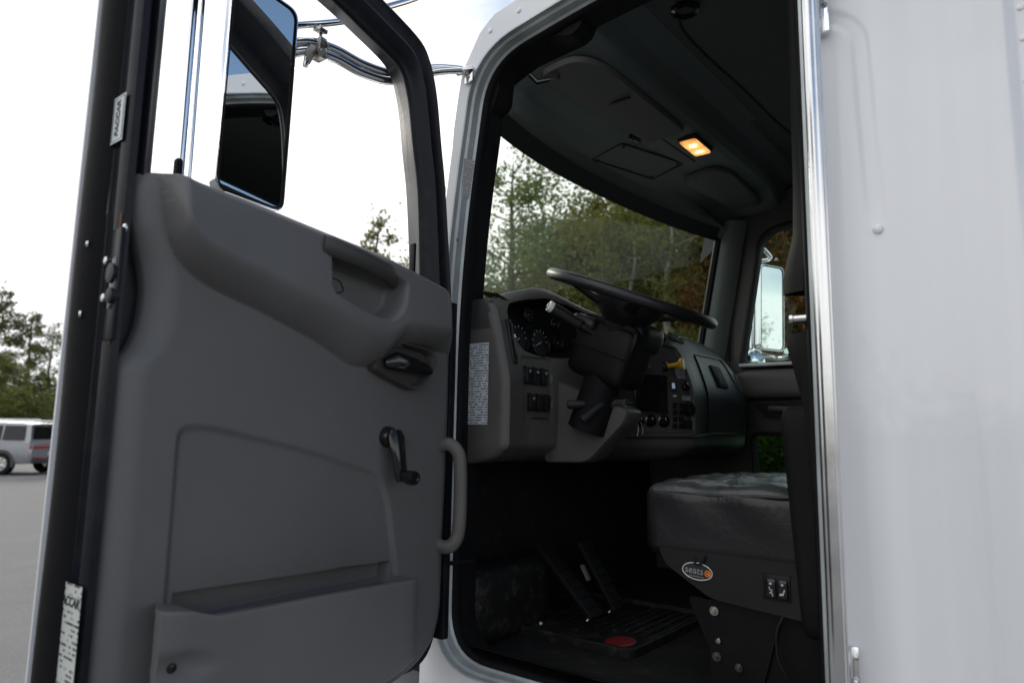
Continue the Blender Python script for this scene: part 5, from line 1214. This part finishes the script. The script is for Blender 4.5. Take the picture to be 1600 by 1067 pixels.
# ================================================================ PARKED SUV
silver = mat('silver car paint', (.30, .31, .33), .35, metal=.35, var=.03, coat=1)
car_glass = mat('dark car glass', (.012, .014, .016), .08, var=.1, spec=.3)
clad = mat('grey cladding', (.06, .06, .065), .5, var=.1)
def suv(loc, rz):
    r_ = root('parked_suv', (0, 0, 0), 'silver boxy SUV parked on the asphalt at the left edge', 'car'); r_['_root'] = 0
    L2, Wd = 2.38, .94
    # body section along the car: (x, half width, z low, z belt); +x is the front, rear at -L2
    prof = [(-2.38, .86, .42, 1.02), (-2.32, .92, .38, 1.06), (-2.0, .945, .36, 1.08), (-1.0, .95, .34, 1.07), (.4, .95, .34, 1.06), (1.1, .945, .34, 1.05), (1.3, .94, .34, 1.04), (2.1, .90, .36, .98), (2.34, .80, .42, .86)]
    b = B(); ring = []
    for x, w, z0, z1 in prof: ring.append([(x, -w*.94, z0), (x, -w, z0+.12), (x, -w, (z0+z1)/2), (x, -w*.975, z1-.03), (x, -w*.93, z1), (x, 0, z1+.02), (x, w*.93, z1), (x, w*.975, z1-.03), (x, w, (z0+z1)/2), (x, w, z0+.12), (x, w*.94, z0)])
    for q in ring: b.v += q
    m_ = 11
    for i in range(len(ring)-1):
        for k in range(m_): j = (k+1) % m_; b.f.append((i*m_+k, i*m_+j, (i+1)*m_+j, (i+1)*m_+k))
    b.f.append(tuple(range(m_))); b.f.append(tuple((len(ring)-1)*m_+k for k in range(m_)))
    b.obj('body', silver, r_, 40)
    # cabin
    cab = [(-2.30, .86, 1.05, 1.10), (-2.22, .85, 1.05, 1.66), (-1.9, .83, 1.05, 1.715), (-.6, .83, 1.05, 1.74), (.15, .82, 1.05, 1.70), (.55, .82, 1.05, 1.56), (1.15, .84, 1.03, 1.06)]
    b = B(); ring = []
    for x, w, z0, z1 in cab: ring.append([(x, -w*1.04, z0), (x, -w*(1.0 if z1 < 1.2 else .93), z1-.06*(z1 > 1.2)), (x, -w*.80, z1), (x, w*.80, z1), (x, w*(1.0 if z1 < 1.2 else .93), z1-.06*(z1 > 1.2)), (x, w*1.04, z0)])
    for q in ring: b.v += q
    for i in range(len(ring)-1):
        for k in range(5): b.f.append((i*6+k, i*6+k+1, (i+1)*6+k+1, (i+1)*6+k))
    b.f.append(tuple(range(6))); b.obj('cabin', silver, r_, 30)
    for sg in (-1, 1):
        def wl(x, z): t = (z-1.05)/.60; return sg*(.885-.085*t)
        for x0, x1, x2, x3 in ((-2.10, -1.30, -1.30, -2.05), (-1.22, -.15, -.15, -1.22), (-.07, .92, .52, -.07)):
            z0, z1 = 1.12, 1.60
            b = B().add([(x0, wl(0, z0)+sg*.004, z0), (x1, wl(0, z0)+sg*.004, z0), (x2, wl(0, z1)-sg*.012, z1), (x3, wl(0, z1)-sg*.012, z1)], [(0, 1, 2, 3)]); b.obj('side_window', car_glass, r_)
        B().tube([(-2.0, sg*.66, 1.735), (-1.9, sg*.67, 1.775), (.0, sg*.67, 1.775), (.12, sg*.66, 1.73)], .02, 8).obj('roof_rail', chrome_worn, r_)
        B().box((.85, sg*1.02, 1.12), (.08, .09, .07), bev=.03).obj('wing_mirror', silver, r_)
        for x in (-1.42, 1.45):
            b = B(); b.grid(lambda u, v, x=x, sg=sg: (x+.42*math.cos(u), sg*(.935+.028*v), .37+.42*math.sin(u)) if v > .5 or True else 0, lin(-.25, math.pi+.25, 18), [0, 1]); 
            b.grid(lambda u, v, x=x, sg=sg: (x+(.36+.09*v)*math.cos(u), sg*.965, .37+(.36+.09*v)*math.sin(u)), lin(-.25, math.pi+.25, 18), [0, 1]); b.obj('wheel_arch', clad, r_)
            w = B().lathe([(.22, -.11), (.34, -.11), (.365, -.08), (.365, .08), (.34, .11), (.22, .11)], (x, sg*.86, .365), (0, 1, 0), 28, caps=False).obj('wheel', rubber, r_)
            b = B().lathe([(.235, .10), (.22, .11), (.20, .06), (.06, .07), (.001, .08)], (x, sg*.86, .365), (0, sg, 0), 24)
            for k in range(5): a = 2*math.pi*k/5; b.box((x+.13*math.cos(a), sg*.955, .365+.13*math.sin(a)), (.10, .012, .025), rot=Matrix.Rotation(-a, 3, 'Y'), bev=.006)
            b.obj('rim', chrome_worn, w)
        B().box((0, sg*.945, .40), (1.0, .012, .07), bev=.01).obj('sill_cladding', clad, r_)
        for x in (-1.26, -.11, 1.02): B().box((x, sg*.9475, .78), (.006, .004, .27)).obj('door_gap', gloss_black, r_)
        for x in (-1.08, .06): B().box((x, sg*.96, .93), (.09, .012, .014), bev=.005).obj('door_handle', silver, r_)
    B().add([(-2.302, -.76, 1.16), (-2.302, .76, 1.16), (-2.262, .70, 1.58), (-2.262, -.70, 1.58)], [(0, 1, 2, 3)]).obj('rear_window', car_glass, r_)
    B().box((-2.30, 0, 1.66), (.09, .70, .02), bev=.01).obj('spoiler', silver, r_)
    B().box((-2.385, 0, .90), (.012, .80, .035), bev=.008).obj('tail_light_bar', red_lens, r_)
    for sg in (-1, 1): B().box((-2.34, sg*.87, .90), (.03, .035, .05), bev=.01).obj('tail_light', red_lens, r_)
    B().box((-2.36, 0, .48), (.06, .84, .10), bev=.03).obj('rear_bumper', clad, r_)
    for sg in (-1, 1): B().box((-2.43, sg*.55, .56), (.006, .20, .018), bev=.004).obj('reflector', red_lens, r_)
    B().box((-2.39, 0, .70), (.008, .17, .06), bev=.003).obj('licence_plate', paper, r_)
    B().box((2.33, 0, .62), (.03, .6, .14), bev=.02).obj('grille', gloss_black, r_)
    for sg in (-1, 1): B().box((2.28, sg*.68, .80), (.05, .12, .05), bev=.02).obj('headlight', paper, r_)
    r_.location = loc; r_.rotation_euler.z = rz; return r_
x, y = polar(71.5, 28.0); nx, ny = math.cos(R(212)), math.sin(R(212))
suv((x+nx*2.38, y+ny*2.38, .0), R(212))     # rear corner towards the camera, nose away to the left
def van(loc, rz):
    r_ = bpy.data.objects.new('parked_van', None); COL.objects.link(r_); tag(r_, 'white van half hidden among the bushes behind the silver car', 'van')
    b = B().prism(rounded([(-2.3, .35), (-2.3, 1.9), (1.1, 1.95), (1.75, 1.2), (2.4, 1.05), (2.45, .4)], .12, 4), lambda a, c, d: (a, d, c), -.95, .95); b.obj('body', white, r_, 30)
    for sg in (-1, 1):
        B().add([(.2, sg*.953, 1.2), (1.5, sg*.953, 1.2), (1.05, sg*.953, 1.75), (.2, sg*.953, 1.75)], [(0, 1, 2, 3)]).obj('side_window', car_glass, r_)
        for x_ in (-1.4, 1.5): B().lathe([(.001, -.1), (.3, -.1), (.34, -.06), (.34, .06), (.3, .1), (.2, .1), (.18, .06), (.001, .06)], (x_, sg*.88, .34), (0, sg, 0), 22).obj('wheel', rubber, r_)
    B().add([(-2.302, -.7, 1.2), (-2.302, .7, 1.2), (-2.302, .65, 1.75), (-2.302, -.65, 1.75)], [(0, 1, 2, 3)]).obj('rear_window', car_glass, r_)
    r_.location = loc; r_.rotation_euler.z = rz
x, y = polar(74.2, 44); van((x, y, 0), R(120))

# ---------------------------------------------------------------- a part that is carried by one main piece is that piece
def promote(e, child):
    c = next(o for o in e.children if o.name.split('.')[0] == child); nm = e.name; e.name = nm+'_old'
    n = bpy.data.objects.new(nm, c.data); COL.objects.link(n); n.parent = e.parent; n.matrix_parent_inverse = e.matrix_parent_inverse.copy()
    if e.get('label'): n['label'] = e['label']
    for o in list(e.children):
        if o is not c: o.parent = n
    bpy.data.objects.remove(c); bpy.data.objects.remove(e)
promote(door, 'door_shell'); promote(pdoor, 'door_skin'); promote(seat, 'seat_pan'); promote(dm, 'mirror_housing'); promote(pm, 'mirror_housing'); promote(gb, 'bar')
for o in bpy.data.objects:
    if '_root' in o: del o['_root']
